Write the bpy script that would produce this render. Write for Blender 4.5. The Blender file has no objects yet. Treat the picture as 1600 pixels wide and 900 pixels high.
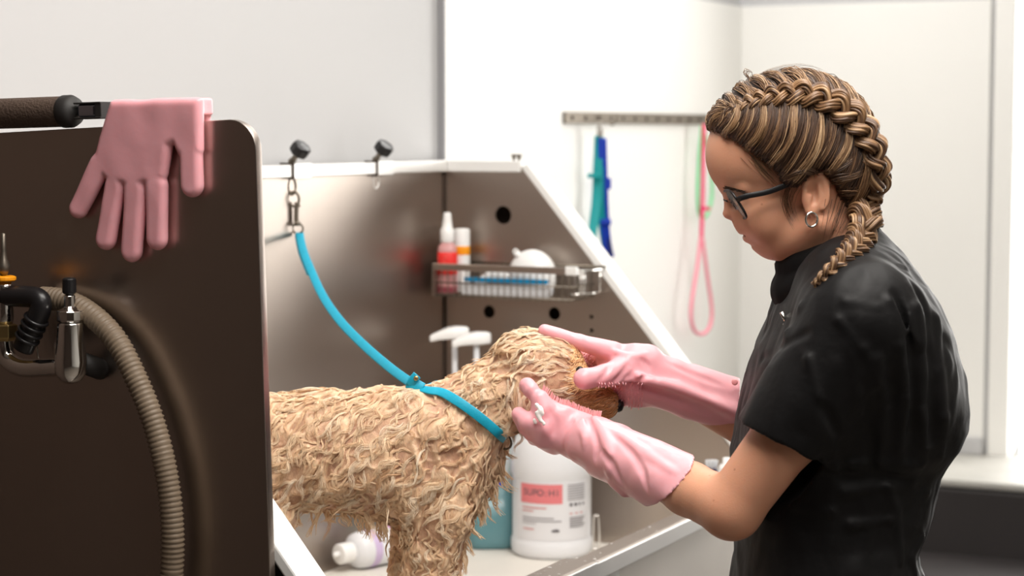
import bpy, bmesh, math, random
import numpy as np
from mathutils import Vector, Matrix
from mathutils.bvhtree import BVHTree

random.seed(7)
rng = np.random.default_rng(11)
scene = bpy.context.scene
COL = scene.collection
PI = math.pi

# ------------------------------------------------------------------ camera geometry
FPX = 3100.0
CAMZ = 1.52
TH = math.atan(246.0 / FPX)
CF = Vector((0, math.cos(TH), -math.sin(TH)))
CU = Vector((0, math.sin(TH), math.cos(TH)))


def P(px, py, Y):
    """the point of the place seen at this spot of the photograph, Y metres in front of the camera"""
    r = Vector((1, 0, 0)) * ((px - 800) / FPX) + CU * ((450 - py) / FPX) + CF
    return Vector((0, 0, CAMZ)) + r * (Y / r.y)


def view_ray(px, py):
    r = Vector((1, 0, 0)) * ((px - 800) / FPX) + CU * ((450 - py) / FPX) + CF
    return r.normalized()


# tub frame: a = from the back wall to the front, b = from the far end towards the near end
ANG = math.atan2(1546, 3100)
UX, UY = math.sin(ANG), math.cos(ANG)          # along the tub, away from the camera
VX, VY = math.cos(ANG), -math.sin(ANG)         # across the tub, to the front
OX, OY = -0.132, 3.90


def T(a, b, z):
    return Vector((OX + a * VX - b * UX, OY + a * VY - b * UY, CAMZ + z))


TMAT = Matrix(((VX, UX, 0, OX), (VY, UY, 0, OY), (0, 0, 1, CAMZ), (0, 0, 0, 1)))   # local (a, -b, z)


def T_at(px, py, b):
    """(a, z) on the plane b = const that is seen at this spot"""
    k = (px - 800) / FPX
    r = view_ray(px, py)
    k = r.x / r.y
    x0, y0 = OX - b * UX, OY - b * UY
    a = (k * y0 - x0) / (VX - k * VY)
    Y = y0 + a * VY
    return a, r.z / r.y * Y


def B_at(px, py, a):
    """(b, z) on the plane a = const (parallel to the back wall)"""
    r = view_ray(px, py)
    k = r.x / r.y
    x0, y0 = OX + a * VX, OY + a * VY
    b = (k * y0 - x0) / (-UX + k * UY)
    Y = y0 - b * UY
    return b, r.z / r.y * Y


# ------------------------------------------------------------------ materials
def nodes_of(name):
    m = bpy.data.materials.new(name)
    m.use_nodes = True
    nt = m.node_tree
    return m, nt, nt.nodes['Principled BSDF']


def mat(name, col, rough=0.5, metal=0.0, var=0.06, scale=12.0, bump=0.0, bscale=60.0, stretch=None, sss=0.0,
        sssr=(1, .35, .2), trans=0.0, ior=1.45, coat=0.0, sheen=0.0, rvar=0.0, spec=0.5, alpha=1.0):
    m, nt, b = nodes_of(name)
    L = nt.links
    tc = nt.nodes.new('ShaderNodeTexCoord')
    mp = nt.nodes.new('ShaderNodeMapping')
    L.new(tc.outputs['Object'], mp.inputs['Vector'])
    if stretch:
        mp.inputs['Scale'].default_value = stretch
    no = nt.nodes.new('ShaderNodeTexNoise')
    no.inputs['Scale'].default_value = scale
    no.inputs['Detail'].default_value = 4
    L.new(mp.outputs['Vector'], no.inputs['Vector'])
    mx = nt.nodes.new('ShaderNodeMix')
    mx.data_type = 'RGBA'
    c = np.array(col[:3], float)
    mx.inputs[6].default_value = (*np.clip(c * (1 - var), 0, 1), 1)
    mx.inputs[7].default_value = (*np.clip(c * (1 + var), 0, 1), 1)
    L.new(no.outputs['Fac'], mx.inputs[0])
    L.new(mx.outputs[2], b.inputs['Base Color'])
    b.inputs['Roughness'].default_value = rough
    b.inputs['Metallic'].default_value = metal
    b.inputs['IOR'].default_value = ior
    b.inputs['Specular IOR Level'].default_value = spec
    if rvar:
        mr = nt.nodes.new('ShaderNodeMapRange')
        mr.inputs['To Min'].default_value = rough - rvar
        mr.inputs['To Max'].default_value = rough + rvar
        L.new(no.outputs['Fac'], mr.inputs['Value'])
        L.new(mr.outputs['Result'], b.inputs['Roughness'])
    if sss:
        b.inputs['Subsurface Weight'].default_value = sss
        b.inputs['Subsurface Radius'].default_value = sssr
        b.inputs['Subsurface Scale'].default_value = 0.008
    if trans:
        b.inputs['Transmission Weight'].default_value = trans
    if coat:
        b.inputs['Coat Weight'].default_value = coat
        b.inputs['Coat Roughness'].default_value = 0.15
    if sheen:
        b.inputs['Sheen Weight'].default_value = sheen
    if alpha < 1:
        b.inputs['Alpha'].default_value = alpha
    if bump:
        n2 = nt.nodes.new('ShaderNodeTexNoise')
        n2.inputs['Scale'].default_value = bscale
        n2.inputs['Detail'].default_value = 3
        L.new(mp.outputs['Vector'], n2.inputs['Vector'])
        bp = nt.nodes.new('ShaderNodeBump')
        bp.inputs['Strength'].default_value = bump
        bp.inputs['Distance'].default_value = 0.004
        L.new(n2.outputs['Fac'], bp.inputs['Height'])
        L.new(bp.outputs['Normal'], b.inputs['Normal'])
    return m


def strand_mat(name, stops, rough=0.45, spec=0.4, sss=0.0):
    """colour picked by the per-strand number stored on the mesh"""
    m, nt, b = nodes_of(name)
    at = nt.nodes.new('ShaderNodeAttribute')
    at.attribute_name = 'strand'
    cr = nt.nodes.new('ShaderNodeValToRGB')
    el = cr.color_ramp.elements
    while len(el) < len(stops):
        el.new(0.5)
    for e, (p, c) in zip(el, stops):
        e.position = p
        e.color = (*c, 1)
    nt.links.new(at.outputs['Fac'], cr.inputs['Fac'])
    nt.links.new(cr.outputs['Color'], b.inputs['Base Color'])
    b.inputs['Roughness'].default_value = rough
    b.inputs['Specular IOR Level'].default_value = spec
    if sss:
        b.inputs['Subsurface Weight'].default_value = sss
        b.inputs['Subsurface Radius'].default_value = (1, .8, .6)
        b.inputs['Subsurface Scale'].default_value = 0.008
    return m


def srgb(r, g, b):
    f = lambda c: (c / 255 / 12.92) if c / 255 <= 0.04045 else ((c / 255 + 0.055) / 1.055) ** 2.4
    return (f(r), f(g), f(b))


MT = {}
MT['wall'] = mat('painted_wall', srgb(194, 194, 195), 0.6, var=0.015, scale=2)
MT['clad'] = mat('white_cladding', srgb(243, 242, 238), 0.45, var=0.01, scale=2)
MT['dark_wall'] = mat('dark_wall', srgb(70, 56, 48), 0.8, var=0.08, scale=3)
MT['ceil'] = mat('ceiling_paint', srgb(200, 196, 190), 0.8, var=0.02)
MT['floor'] = mat('floor_vinyl', srgb(120, 112, 104), 0.5, var=0.1, scale=6)
MT['gap'] = mat('joint_filler', srgb(150, 150, 153), 0.7)
MT['steel'] = mat('brushed_steel', (0.47, 0.41, 0.365), 0.36, 1.0, var=0.05, scale=3, bump=0.05, bscale=140, stretch=(1, 1, .03), rvar=0.05)  # neutral stainless; the brown base stands in for warm reflections
MT['steel_near'] = mat('brushed_steel_near', (0.47, 0.41, 0.37), 0.30, 1.0, var=0.06, scale=3, bump=0.06, bscale=120, stretch=(1, 1, .03), rvar=0.05)  # same steel, warm room reflection tinted into the base colour
MT['rail'] = mat('bright_steel', (0.86, 0.85, 0.83), 0.34, 0.55, var=0.05, scale=10, rvar=0.06)
MT['satin'] = mat('satin_steel_lit', (0.72, 0.68, 0.63), 0.5, 0.5, var=0.06, scale=6, rvar=0.05)  # pale base carries the bright room mirrored in the front panel
MT['whitemetal'] = mat('white_enamel', srgb(240, 240, 238), 0.35, 0.0, var=0.02)
MT['chrome'] = mat('chrome', (0.80, 0.78, 0.75), 0.12, 1.0, var=0.03)
MT['nickel'] = mat('worn_nickel', (0.22, 0.19, 0.155), 0.38, 0.85, var=0.12, scale=80)
MT['black'] = mat('black_plastic', (0.012, 0.011, 0.012), 0.32, var=0.2, scale=40)
MT['blackm'] = mat('black_rubber', (0.02, 0.018, 0.017), 0.6, var=0.2, scale=40)
MT['hole'] = mat('dark_brown', (0.05, 0.032, 0.022), 0.8)
MT['tubfloor'] = mat('white_tub_mat', srgb(226, 222, 214), 0.5, var=0.06, scale=10)
MT['pink'] = mat('pink_silicone', srgb(244, 176, 184), 0.36, var=0.04, scale=14, sss=0.25, sssr=(1, .45, .4), bump=0.10, bscale=55, coat=0.12)
MT['pink2'] = mat('pink_silicone_bristles', srgb(248, 176, 180), 0.4, var=0.04, sss=0.25)
MT['aqua'] = mat('aqua_nylon', srgb(20, 164, 196), 0.5, var=0.10, scale=90, bump=0.1, bscale=400)
MT['teal'] = mat('teal_webbing', srgb(0, 160, 164), 0.55, var=0.06, scale=60, bump=0.1, bscale=300)
MT['blue'] = mat('blue_webbing', srgb(14, 60, 190), 0.55, var=0.06, scale=60, bump=0.1, bscale=300)
MT['navy'] = mat('navy_plastic', srgb(20, 30, 90), 0.4)
MT['hotpink'] = mat('hot_pink_webbing', srgb(246, 60, 120), 0.5, var=0.05, scale=60)
MT['palepink'] = mat('pale_pink_rope', srgb(250, 150, 170), 0.5, var=0.05, scale=60)
MT['green'] = mat('mint_webbing', srgb(110, 220, 150), 0.5, var=0.05, scale=60)
MT['white'] = mat('white_plastic', srgb(244, 244, 243), 0.3, var=0.01, sss=0.1, sssr=(1, 1, 1))
MT['milk'] = mat('milky_plastic', srgb(232, 234, 238), 0.35, var=0.02, sss=0.2, sssr=(1, 1, 1))
MT['label'] = mat('label_paper', srgb(226, 227, 231), 0.5, var=0.01)
MT['labelpink'] = mat('label_pink', srgb(226, 128, 132), 0.5, var=0.02)
MT['ink'] = mat('label_ink', srgb(95, 92, 98), 0.6)
MT['inkpale'] = mat('label_ink_pale', srgb(158, 156, 160), 0.6)
MT['inkpink'] = mat('label_ink_pink', srgb(214, 160, 160), 0.6)
MT['tealjug'] = mat('teal_shampoo', srgb(98, 142, 150), 0.25, var=0.04, scale=6, sss=0.2, sssr=(.3, .8, 1))
MT['clearjug'] = mat('clear_jug_plastic', srgb(196, 206, 208), 0.25, var=0.02, sss=0.2)
MT['red'] = mat('red_label', srgb(232, 48, 44), 0.45, var=0.04, scale=60)
MT['redliquid'] = mat('rosy_liquid', srgb(206, 150, 150), 0.3, var=0.04)
MT['orange'] = mat('orange_band', srgb(250, 160, 20), 0.45)
MT['bluecomb'] = mat('blue_plastic', srgb(10, 146, 200), 0.4)
MT['lilac'] = mat('lilac_label', srgb(206, 186, 222), 0.5)
MT['magenta'] = mat('magenta_mark', srgb(206, 70, 190), 0.5)
MT['purple'] = mat('dark_purple_plastic', srgb(50, 40, 66), 0.4)
MT['hose'] = mat('ribbed_hose', srgb(128, 112, 94), 0.5, var=0.08, scale=20)
MT['grip'] = mat('brown_grip', srgb(82, 66, 56), 0.75, var=0.1, scale=50, bump=0.5, bscale=300)
MT['bluesteel'] = mat('blue_steel', (0.42, 0.46, 0.56), 0.2, 1.0)
MT['brass'] = mat('brass', (0.5, 0.36, 0.16), 0.35, 1.0)
MT['plinth'] = mat('black_plinth', srgb(48, 44, 44), 0.55, var=0.25, scale=5, stretch=(1, 1, .3), bump=0.15, bscale=30)
MT['plinthtop'] = mat('sunlit_plinth_top', srgb(172, 170, 164), 0.5, var=0.25, scale=9)  # black ledge top coloured pale in place of sunlight on it
MT['foam'] = mat('soap_foam', srgb(246, 244, 240), 0.6, var=0.02, sss=0.3, sssr=(1, 1, 1))
MT['silver'] = mat('silver', (0.86, 0.84, 0.80), 0.12, 1.0, var=0.03)


# ------------------------------------------------------------------ object helpers
def worigin(o):
    v = Vector((0, 0, 0))
    while o is not None:
        v += o.location
        o = o.parent
    return v


def tag(o, label=None, cat=None, group=None, kind=None):
    if label: o['label'] = label
    if cat: o['category'] = cat
    if group: o['group'] = group
    if kind: o['kind'] = kind
    return o


def thing(name, loc, label, cat, group=None, kind=None):
    o = bpy.data.objects.new(name, None)
    o.empty_display_size = 0.05
    COL.objects.link(o)
    o.location = loc
    return tag(o, label, cat, group, kind)


def mesh_np(name, V, F, material, parent=None, smooth=True, attr=None):
    """V (n,3) world coordinates, F list/array of faces"""
    me = bpy.data.meshes.new(name)
    V = np.asarray(V, dtype=np.float32)
    off = worigin(parent) if parent is not None else Vector((0, 0, 0))
    V = V - np.array(off, dtype=np.float32)
    if isinstance(F, np.ndarray):
        nf, k = F.shape
        me.vertices.add(len(V))
        me.vertices.foreach_set('co', V.ravel())
        me.loops.add(nf * k)
        me.loops.foreach_set('vertex_index', F.astype(np.int32).ravel())
        me.polygons.add(nf)
        me.polygons.foreach_set('loop_start', np.arange(0, nf * k, k, dtype=np.int32))
        me.update(calc_edges=True)
        me.validate()
    else:
        me.from_pydata([tuple(map(float, v)) for v in V], [], [tuple(map(int, f)) for f in F])
    if attr is not None:
        a = me.attributes.new('strand', 'FLOAT', 'POINT')
        a.data.foreach_set('value', np.asarray(attr, dtype=np.float32))
    if smooth:
        me.polygons.foreach_set('use_smooth', np.ones(len(me.polygons), dtype=bool))
    mats = material if isinstance(material, (list, tuple)) else [material]
    for mm in mats:
        me.materials.append(mm)
    me.update()
    o = bpy.data.objects.new(name, me)
    COL.objects.link(o)
    if parent is not None:
        o.parent = parent
    return o


def obj(name, bm, material, parent=None, smooth=False, bevel=0.0, seg=2, auto=True):
    me = bpy.data.meshes.new(name)
    bmesh.ops.recalc_face_normals(bm, faces=bm.faces[:])
    bm.to_mesh(me)
    bm.free()
    if parent is not None:
        me.transform(Matrix.Translation(-worigin(parent)))
    me.materials.append(material)
    if smooth:
        me.polygons.foreach_set('use_smooth', np.ones(len(me.polygons), dtype=bool))
    o = bpy.data.objects.new(name, me)
    COL.objects.link(o)
    if parent is not None:
        o.parent = parent
    if bevel:
        md = o.modifiers.new('bevel', 'BEVEL')
        md.width = bevel
        md.segments = seg
        md.limit_method = 'ANGLE'
        md.angle_limit = math.radians(40)
    return o


def new(): return bmesh.new()


def box(bm, lo, hi, M=None):
    """axis box in the frame M"""
    M = M or Matrix.Identity(4)
    vs = [bm.verts.new(M @ Vector((x, y, z))) for x in (lo[0], hi[0]) for y in (lo[1], hi[1]) for z in (lo[2], hi[2])]
    for f in ((0, 1, 3, 2), (4, 6, 7, 5), (0, 4, 5, 1), (2, 3, 7, 6), (0, 2, 6, 4), (1, 5, 7, 3)):
        bm.faces.new([vs[i] for i in f])
    return bm


def tbox(bm, a0, a1, b0, b1, z0, z1):
    return box(bm, (a0, -b1, z0), (a1, -b0, z1), TMAT)


def frame_along(d, up=Vector((0, 0, 1))):
    d = d.normalized()
    if abs(d.dot(up)) > 0.98:
        up = Vector((1, 0, 0))
    s = d.cross(up).normalized()
    return s, s.cross(d).normalized()


def tube(bm, pts, r, n=12, closed=False, flat=None, cap=True, up=None):
    """sweep a round (or flat: (w, h) half sizes) section along pts"""
    pts = [Vector(p) for p in pts]
    N = len(pts)
    rings = []
    prev = None
    for i, p in enumerate(pts):
        if closed:
            d = pts[(i + 1) % N] - pts[i - 1]
        else:
            d = pts[min(i + 1, N - 1)] - pts[max(i - 1, 0)]
        d.normalize()
        if up is not None:
            upv = up[i] if isinstance(up, list) else up
            s = d.cross(upv).normalized()
        elif prev is None:
            s, _ = frame_along(d)
        else:
            s = (prev - d * prev.dot(d))
            s = s.normalized() if s.length > 1e-6 else frame_along(d)[0]
        prev = s
        t = s.cross(d).normalized()
        rr = r[i] if isinstance(r, (list, tuple, np.ndarray)) else r
        if flat:
            w, h = flat
            ring = [bm.verts.new(p + s * x * w + t * y * h) for x, y in ((-1, -.6), (-.85, -1), (.85, -1), (1, -.6), (1, .6), (.85, 1), (-.85, 1), (-1, .6))]
        else:
            ring = [bm.verts.new(p + (s * math.cos(2 * PI * k / n) + t * math.sin(2 * PI * k / n)) * rr) for k in range(n)]
        rings.append(ring)
    m = len(rings[0])
    for i in range(N if closed else N - 1):
        A, B = rings[i], rings[(i + 1) % N]
        for k in range(m):
            bm.faces.new((A[k], A[(k + 1) % m], B[(k + 1) % m], B[k]))
    if cap and not closed:
        bm.faces.new(rings[0][::-1])
        bm.faces.new(rings[-1])
    return bm


def smooth_path(pts, n=8):
    """Catmull-Rom through pts"""
    pts = [Vector(p) for p in pts]
    out = []
    for i in range(len(pts) - 1):
        p0, p1, p2, p3 = pts[max(i - 1, 0)], pts[i], pts[i + 1], pts[min(i + 2, len(pts) - 1)]
        for k in range(n):
            t = k / n
            out.append(0.5 * ((2 * p1) + (p2 - p0) * t + (2 * p0 - 5 * p1 + 4 * p2 - p3) * t * t + (3 * p1 - p0 - 3 * p2 + p3) * t ** 3))
    out.append(pts[-1])
    return out


def lathe(bm, prof, M, n=32, sx=1.0, sy=1.0, power=None):
    """profile [(r, z)] turned about the local z of M; power > 2 gives a rounded-square section"""
    rings = []
    for r, z in prof:
        ring = []
        for k in range(n):
            t = 2 * PI * k / n
            c, s = math.cos(t), math.sin(t)
            if power:
                q = (abs(c) ** power + abs(s) ** power) ** (-1 / power)
                c, s = c * q, s * q
            ring.append(bm.verts.new(M @ Vector((r * c * sx, r * s * sy, z))))
        rings.append(ring)
    for A, B in zip(rings, rings[1:]):
        for k in range(n):
            bm.faces.new((A[k], A[(k + 1) % n], B[(k + 1) % n], B[k]))
    bm.faces.new(rings[0][::-1])
    bm.faces.new(rings[-1])
    return bm


def ring_bm(bm, c, R, r, ax, n=24, m=8, sx=1.0, up=Vector((0, 0, 1))):
    """torus round axis ax; sx stretches it along its second direction"""
    s, t = frame_along(Vector(ax), up)
    pts = [Vector(c) + s * R * math.cos(2 * PI * k / n) + t * R * sx * math.sin(2 * PI * k / n) for k in range(n)]
    return tube(bm, pts, r, m, closed=True)


def axis_matrix(c, d, up=Vector((0, 0, 1))):
    """matrix whose local z runs along d"""
    d = Vector(d).normalized()
    s, t = frame_along(d, up)
    return Matrix(((s.x, t.x, d.x, c[0]), (s.y, t.y, d.y, c[1]), (s.z, t.z, d.z, c[2]), (0, 0, 0, 1)))


def plate(name, outline, holes, thick, M, material, parent, bevel=0.0):
    """flat sheet with real holes; outline and holes in the local xy of M, thickness along local z"""
    cu = bpy.data.curves.new(name, 'CURVE')
    cu.dimensions = '2D'
    cu.fill_mode = 'BOTH'
    cu.extrude = thick / 2
    cu.bevel_depth = bevel
    for loop in [outline] + holes:
        sp = cu.splines.new('POLY')
        sp.points.add(len(loop) - 1)
        for q, (x, y) in zip(sp.points, loop):
            q.co = (x, y, 0, 1)
        sp.use_cyclic_u = True
    tmp = bpy.data.objects.new(name + '_tmp', cu)
    COL.objects.link(tmp)
    dg = bpy.context.evaluated_depsgraph_get()
    me = bpy.data.meshes.new_from_object(tmp.evaluated_get(dg))
    bpy.data.objects.remove(tmp)
    bpy.data.curves.remove(cu)
    me.name = name
    me.transform(M)
    if parent is not None:
        me.transform(Matrix.Translation(-worigin(parent)))
    me.materials.clear()
    me.materials.append(material)
    o = bpy.data.objects.new(name, me)
    COL.objects.link(o)
    o.parent = parent
    return o


def circle2(cx, cy, r, n=24, sx=1.0):
    return [(cx + r * sx * math.cos(2 * PI * k / n), cy + r * math.sin(2 * PI * k / n)) for k in range(n)]


def text_mesh(name, body, M, size, material, parent, sx=1.0, thick=0.0004):
    cu = bpy.data.curves.new(name, 'FONT')
    cu.body = body
    cu.size = size
    cu.align_x = 'CENTER'
    cu.align_y = 'CENTER'
    cu.extrude = thick
    tmp = bpy.data.objects.new(name + '_tmp', cu)
    COL.objects.link(tmp)
    dg = bpy.context.evaluated_depsgraph_get()
    me = bpy.data.meshes.new_from_object(tmp.evaluated_get(dg))
    bpy.data.objects.remove(tmp)
    bpy.data.curves.remove(cu)
    me.name = name
    me.transform(M)
    me.transform(Matrix.Translation(-worigin(parent)))
    me.materials.clear()
    me.materials.append(material)
    o = bpy.data.objects.new(name, me)
    COL.objects.link(o)
    o.parent = parent
    return o


# ------------------------------------------------------------------ implicit surfaces
A3 = lambda v: np.array(v, dtype=np.float32)


def s_cap(p, a, b, ra, rb=None, flat=None, k=1.0):
    """tapered capsule; flat = axis along which it is thinned to k of its radius"""
    a, b = A3(a), A3(b)
    rb = ra if rb is None else rb
    if flat is not None:
        n = A3(flat)
        n = n / np.linalg.norm(n)
        # stretch space along n so that the section becomes an ellipse
        def st(q):
            return q + ((q - a) @ n)[..., None] * n * (1 / k - 1)
        pp = st(p)
        bb = st(b[None])[0]
        d = _cap(pp, a, bb, ra, rb)
        return d * (0.5 + 0.5 * k)
    return _cap(p, a, b, ra, rb)


def _cap(p, a, b, ra, rb):
    ab = b - a
    L = float(ab @ ab) + 1e-12
    t = np.clip(((p - a) @ ab) / L, 0, 1)
    d = p - a - t[..., None] * ab
    return np.sqrt((d * d).sum(-1)) - (ra + t * (rb - ra))


def s_ell(p, c, r, R=None):
    q = p - A3(c)
    if R is not None:
        q = q @ np.array(R, dtype=np.float32)      # columns of R are the axes
    r = A3(r)
    k0 = np.sqrt(((q / r) ** 2).sum(-1)) + 1e-9
    k1 = np.sqrt(((q / (r * r)) ** 2).sum(-1)) + 1e-9
    return k0 * (k0 - 1) / k1


def rotY(deg):
    """axes turned in the image plane (x right, z up), positive = clockwise as seen in the photo"""
    t = math.radians(deg)
    return np.array([[math.cos(t), 0, math.sin(t)], [0, 1, 0], [-math.sin(t), 0, math.cos(t)]], dtype=np.float32)


def smin(a, b, k):
    if k <= 0:
        return np.minimum(a, b)
    h = np.clip(0.5 + 0.5 * (b - a) / k, 0, 1)
    return b + (a - b) * h - k * h * (1 - h)


def smax(a, b, k):
    return -smin(-a, -b, k)


def vnoise(p, seed=0):
    """smooth value noise, -1..1"""
    p = np.asarray(p, dtype=np.float32)
    i = np.floor(p).astype(np.int64)
    f = p - i
    f = f * f * (3 - 2 * f)

    def h(dx, dy, dz):
        n = (i[..., 0] + dx) * 374761393 + (i[..., 1] + dy) * 668265263 + (i[..., 2] + dz) * 2147483647 + seed * 1274126177
        n = (n ^ (n >> 13)) * 1274126177
        n = n ^ (n >> 16)
        return ((n & 0xffff) / 32767.5 - 1).astype(np.float32)
    x0 = h(0, 0, 0) * (1 - f[..., 0]) + h(1, 0, 0) * f[..., 0]
    x1 = h(0, 1, 0) * (1 - f[..., 0]) + h(1, 1, 0) * f[..., 0]
    x2 = h(0, 0, 1) * (1 - f[..., 0]) + h(1, 0, 1) * f[..., 0]
    x3 = h(0, 1, 1) * (1 - f[..., 0]) + h(1, 1, 1) * f[..., 0]
    y0 = x0 * (1 - f[..., 1]) + x1 * f[..., 1]
    y1 = x2 * (1 - f[..., 1]) + x3 * f[..., 1]
    return y0 * (1 - f[..., 2]) + y1 * f[..., 2]


def sdf_mesh(f, lo, hi, h, margin=1.6):
    """surface nets over the zero set of f, evaluated only near it -> (V, F)"""
    lo, hi = A3(lo), A3(hi)
    B = 8
    nb = np.ceil((hi - lo) / (h * B)).astype(int)
    n = nb * B
    gi = np.stack(np.meshgrid(*[np.arange(k) for k in nb], indexing='ij'), -1).reshape(-1, 3)
    cen = lo + (gi * B + (B - 1) / 2).astype(np.float32) * h
    d = np.concatenate([f(c) for c in np.array_split(cen, max(1, len(cen) // 60000))])
    act = np.abs(d) < B * h * 0.9 * margin
    G = np.empty(tuple(n), dtype=np.float32)
    G6 = G.reshape(nb[0], B, nb[1], B, nb[2], B)
    G6[:] = np.where(d > 0, 1, -1).reshape(nb)[:, None, :, None, :, None] * (h * B)
    ga = gi[act]
    loc = np.stack(np.meshgrid(*[np.arange(B)] * 3, indexing='ij'), -1).reshape(-1, 3)
    for ch in np.array_split(ga, max(1, len(ga) // 300)):
        if not len(ch):
            continue
        pts = lo + (ch[:, None, :] * B + loc[None]).astype(np.float32) * h
        v = f(pts.reshape(-1, 3)).reshape(len(ch), B, B, B)
        G6[ch[:, 0], :, ch[:, 1], :, ch[:, 2], :] = v
    s = G < 0
    c = [s[x:n[0] - 1 + x, y:n[1] - 1 + y, z:n[2] - 1 + z] for x in (0, 1) for y in (0, 1) for z in (0, 1)]
    cnt = sum(q.astype(np.int8) for q in c)
    mixed = (cnt > 0) & (cnt < 8)
    I = np.argwhere(mixed)
    idx = np.full(mixed.shape, -1, dtype=np.int64)
    idx[mixed] = np.arange(len(I))
    acc = np.zeros((len(I), 3), dtype=np.float64)
    num = np.zeros(len(I))
    offs = [(x, y, z) for x in (0, 1) for y in (0, 1) for z in (0, 1)]
    for o in offs:
        for ax in range(3):
            if o[ax]:
                continue
            o2 = list(o)
            o2[ax] = 1
            g0 = G[I[:, 0] + o[0], I[:, 1] + o[1], I[:, 2] + o[2]]
            g1 = G[I[:, 0] + o2[0], I[:, 1] + o2[1], I[:, 2] + o2[2]]
            cr = (g0 < 0) != (g1 < 0)
            t = np.where(cr, g0 / np.where(cr, g0 - g1, 1), 0)
            q = np.array(o, float)[None].repeat(len(I), 0)
            q[:, ax] += t
            acc += q * cr[:, None]
            num += cr
    V = lo + (I + acc / num[:, None]) * h
    faces = []
    for ax in range(3):
        u, w = (ax + 1) % 3, (ax + 2) % 3
        sl0 = [slice(1, -1)] * 3
        sl1 = [slice(1, -1)] * 3
        sl0[ax] = slice(0, n[ax] - 1)
        sl1[ax] = slice(1, n[ax])
        a, b = s[tuple(sl0)], s[tuple(sl1)]
        for sign in (0, 1):
            E = np.argwhere((a & ~b) if sign else (~a & b))
            off = np.array([1, 1, 1])
            off[ax] = 0
            E = E + off
            def at(du, dw):
                q = E.copy()
                q[:, u] += du
                q[:, w] += dw
                return idx[q[:, 0], q[:, 1], q[:, 2]]
            quad = np.stack([at(-1, -1), at(0, -1), at(0, 0), at(-1, 0)], 1)
            if not sign:
                quad = quad[:, ::-1]
            faces.append(quad)
    F = np.concatenate(faces)
    F = F[(F >= 0).all(1)]
    return V.astype(np.float32), F


def relax(V, F, it=2, w=0.5):
    """light Laplacian smoothing to take out the grid"""
    e = np.concatenate([F[:, [i, (i + 1) % 4]] for i in range(4)])
    e = np.concatenate([e, e[:, ::-1]])
    V = V.astype(np.float64)
    for _ in range(it):
        acc = np.zeros_like(V)
        cn = np.zeros(len(V))
        np.add.at(acc, e[:, 0], V[e[:, 1]])
        np.add.at(cn, e[:, 0], 1)
        V = V * (1 - w) + w * acc / np.maximum(cn, 1)[:, None]
    return V.astype(np.float32)


def bvh_of(V, F):
    return BVHTree.FromPolygons([tuple(map(float, v)) for v in V], [tuple(map(int, q)) for q in F])


def hit(bvh, px, py, lift=0.0):
    """the near surface met along the line of sight through this spot"""
    o = Vector((0, 0, CAMZ))
    loc, n, _, _ = bvh.ray_cast(o, view_ray(px, py))
    if loc is None:
        return None, None
    return loc + n * lift, n


def strands_mesh(paths, radii, ids, sides=5, flat=1.0, normals=None):
    """paths (N,K,3), radii (N,K) -> V, F, attr; flat < 1 thins them along normals"""
    N, K, _ = paths.shape
    tg = np.gradient(paths, axis=1)
    tg /= np.linalg.norm(tg, axis=2, keepdims=True) + 1e-9
    if normals is None:
        normals = np.zeros_like(paths)
        normals[..., 1] = -1
    nn = normals - (normals * tg).sum(-1, keepdims=True) * tg
    bad = np.linalg.norm(nn, axis=2) < 1e-3
    nn[bad] = np.cross(tg[bad], np.array([1.0, .3, .2]))
    nn /= np.linalg.norm(nn, axis=2, keepdims=True) + 1e-9
    bb = np.cross(tg, nn)
    ang = np.arange(sides) * 2 * PI / sides
    V = paths[:, :, None, :] + radii[:, :, None, None] * (bb[:, :, None, :] * np.cos(ang)[None, None, :, None] + flat * nn[:, :, None, :] * np.sin(ang)[None, None, :, None])
    base = (np.arange(N)[:, None, None] * K + np.arange(K - 1)[None, :, None]) * sides
    k = np.arange(sides)[None, None, :]
    k2 = (k + 1) % sides
    F = np.stack([base + k, base + k2, base + sides + k2, base + sides + k], -1).reshape(-1, 4)
    attr = np.repeat(ids, K * sides)
    return V.reshape(-1, 3), F, attr
# ================================================================== THE SETTING
def struct(name, bm, m, parent=None, **kw):
    o = obj(name, bm, m, parent, **kw)
    if parent is None:
        o['kind'] = 'structure'
    return o


ROOM_L, ROOM_F = -2.6, 3.6      # how far the room reaches towards and across from the back wall (tub frame)
S_END = 1.765                   # the far corner lies this far beyond the tub's far end
HC = 1.08                       # ceiling above the camera
struct('floor', tbox(new(), -0.1, 4.4, -S_END - .1, 5.2, -CAMZ - .05, -CAMZ), MT['floor'])
struct('ceiling', tbox(new(), -0.1, 4.4, -S_END - .1, 5.2, HC, HC + .05), MT['ceil'])
struct('wall_back', tbox(new(), -0.14, -0.035, -S_END - .1, 1.40, -CAMZ, HC), MT['wall'])
struct('wall_back_unseen_dark', tbox(new(), -0.14, -0.035, 1.40, 5.2, -CAMZ, HC), MT['dark_wall'])  # unseen stretch added dark, so the splash panel reflects dark
# white hygiene cladding on the back wall, from the vertical joint to the corner
bj, _ = B_at(689, 120, -0.03)
_, zt = B_at(1172, 13, -0.03)
struct('trim_1', tbox(new(), -0.034, -0.022, -S_END + .012, bj, -CAMZ, zt), MT['clad'])
struct('trim_2', tbox(new(), -0.034, -0.020, bj, bj + .006, -CAMZ, HC), MT['gap'])
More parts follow.
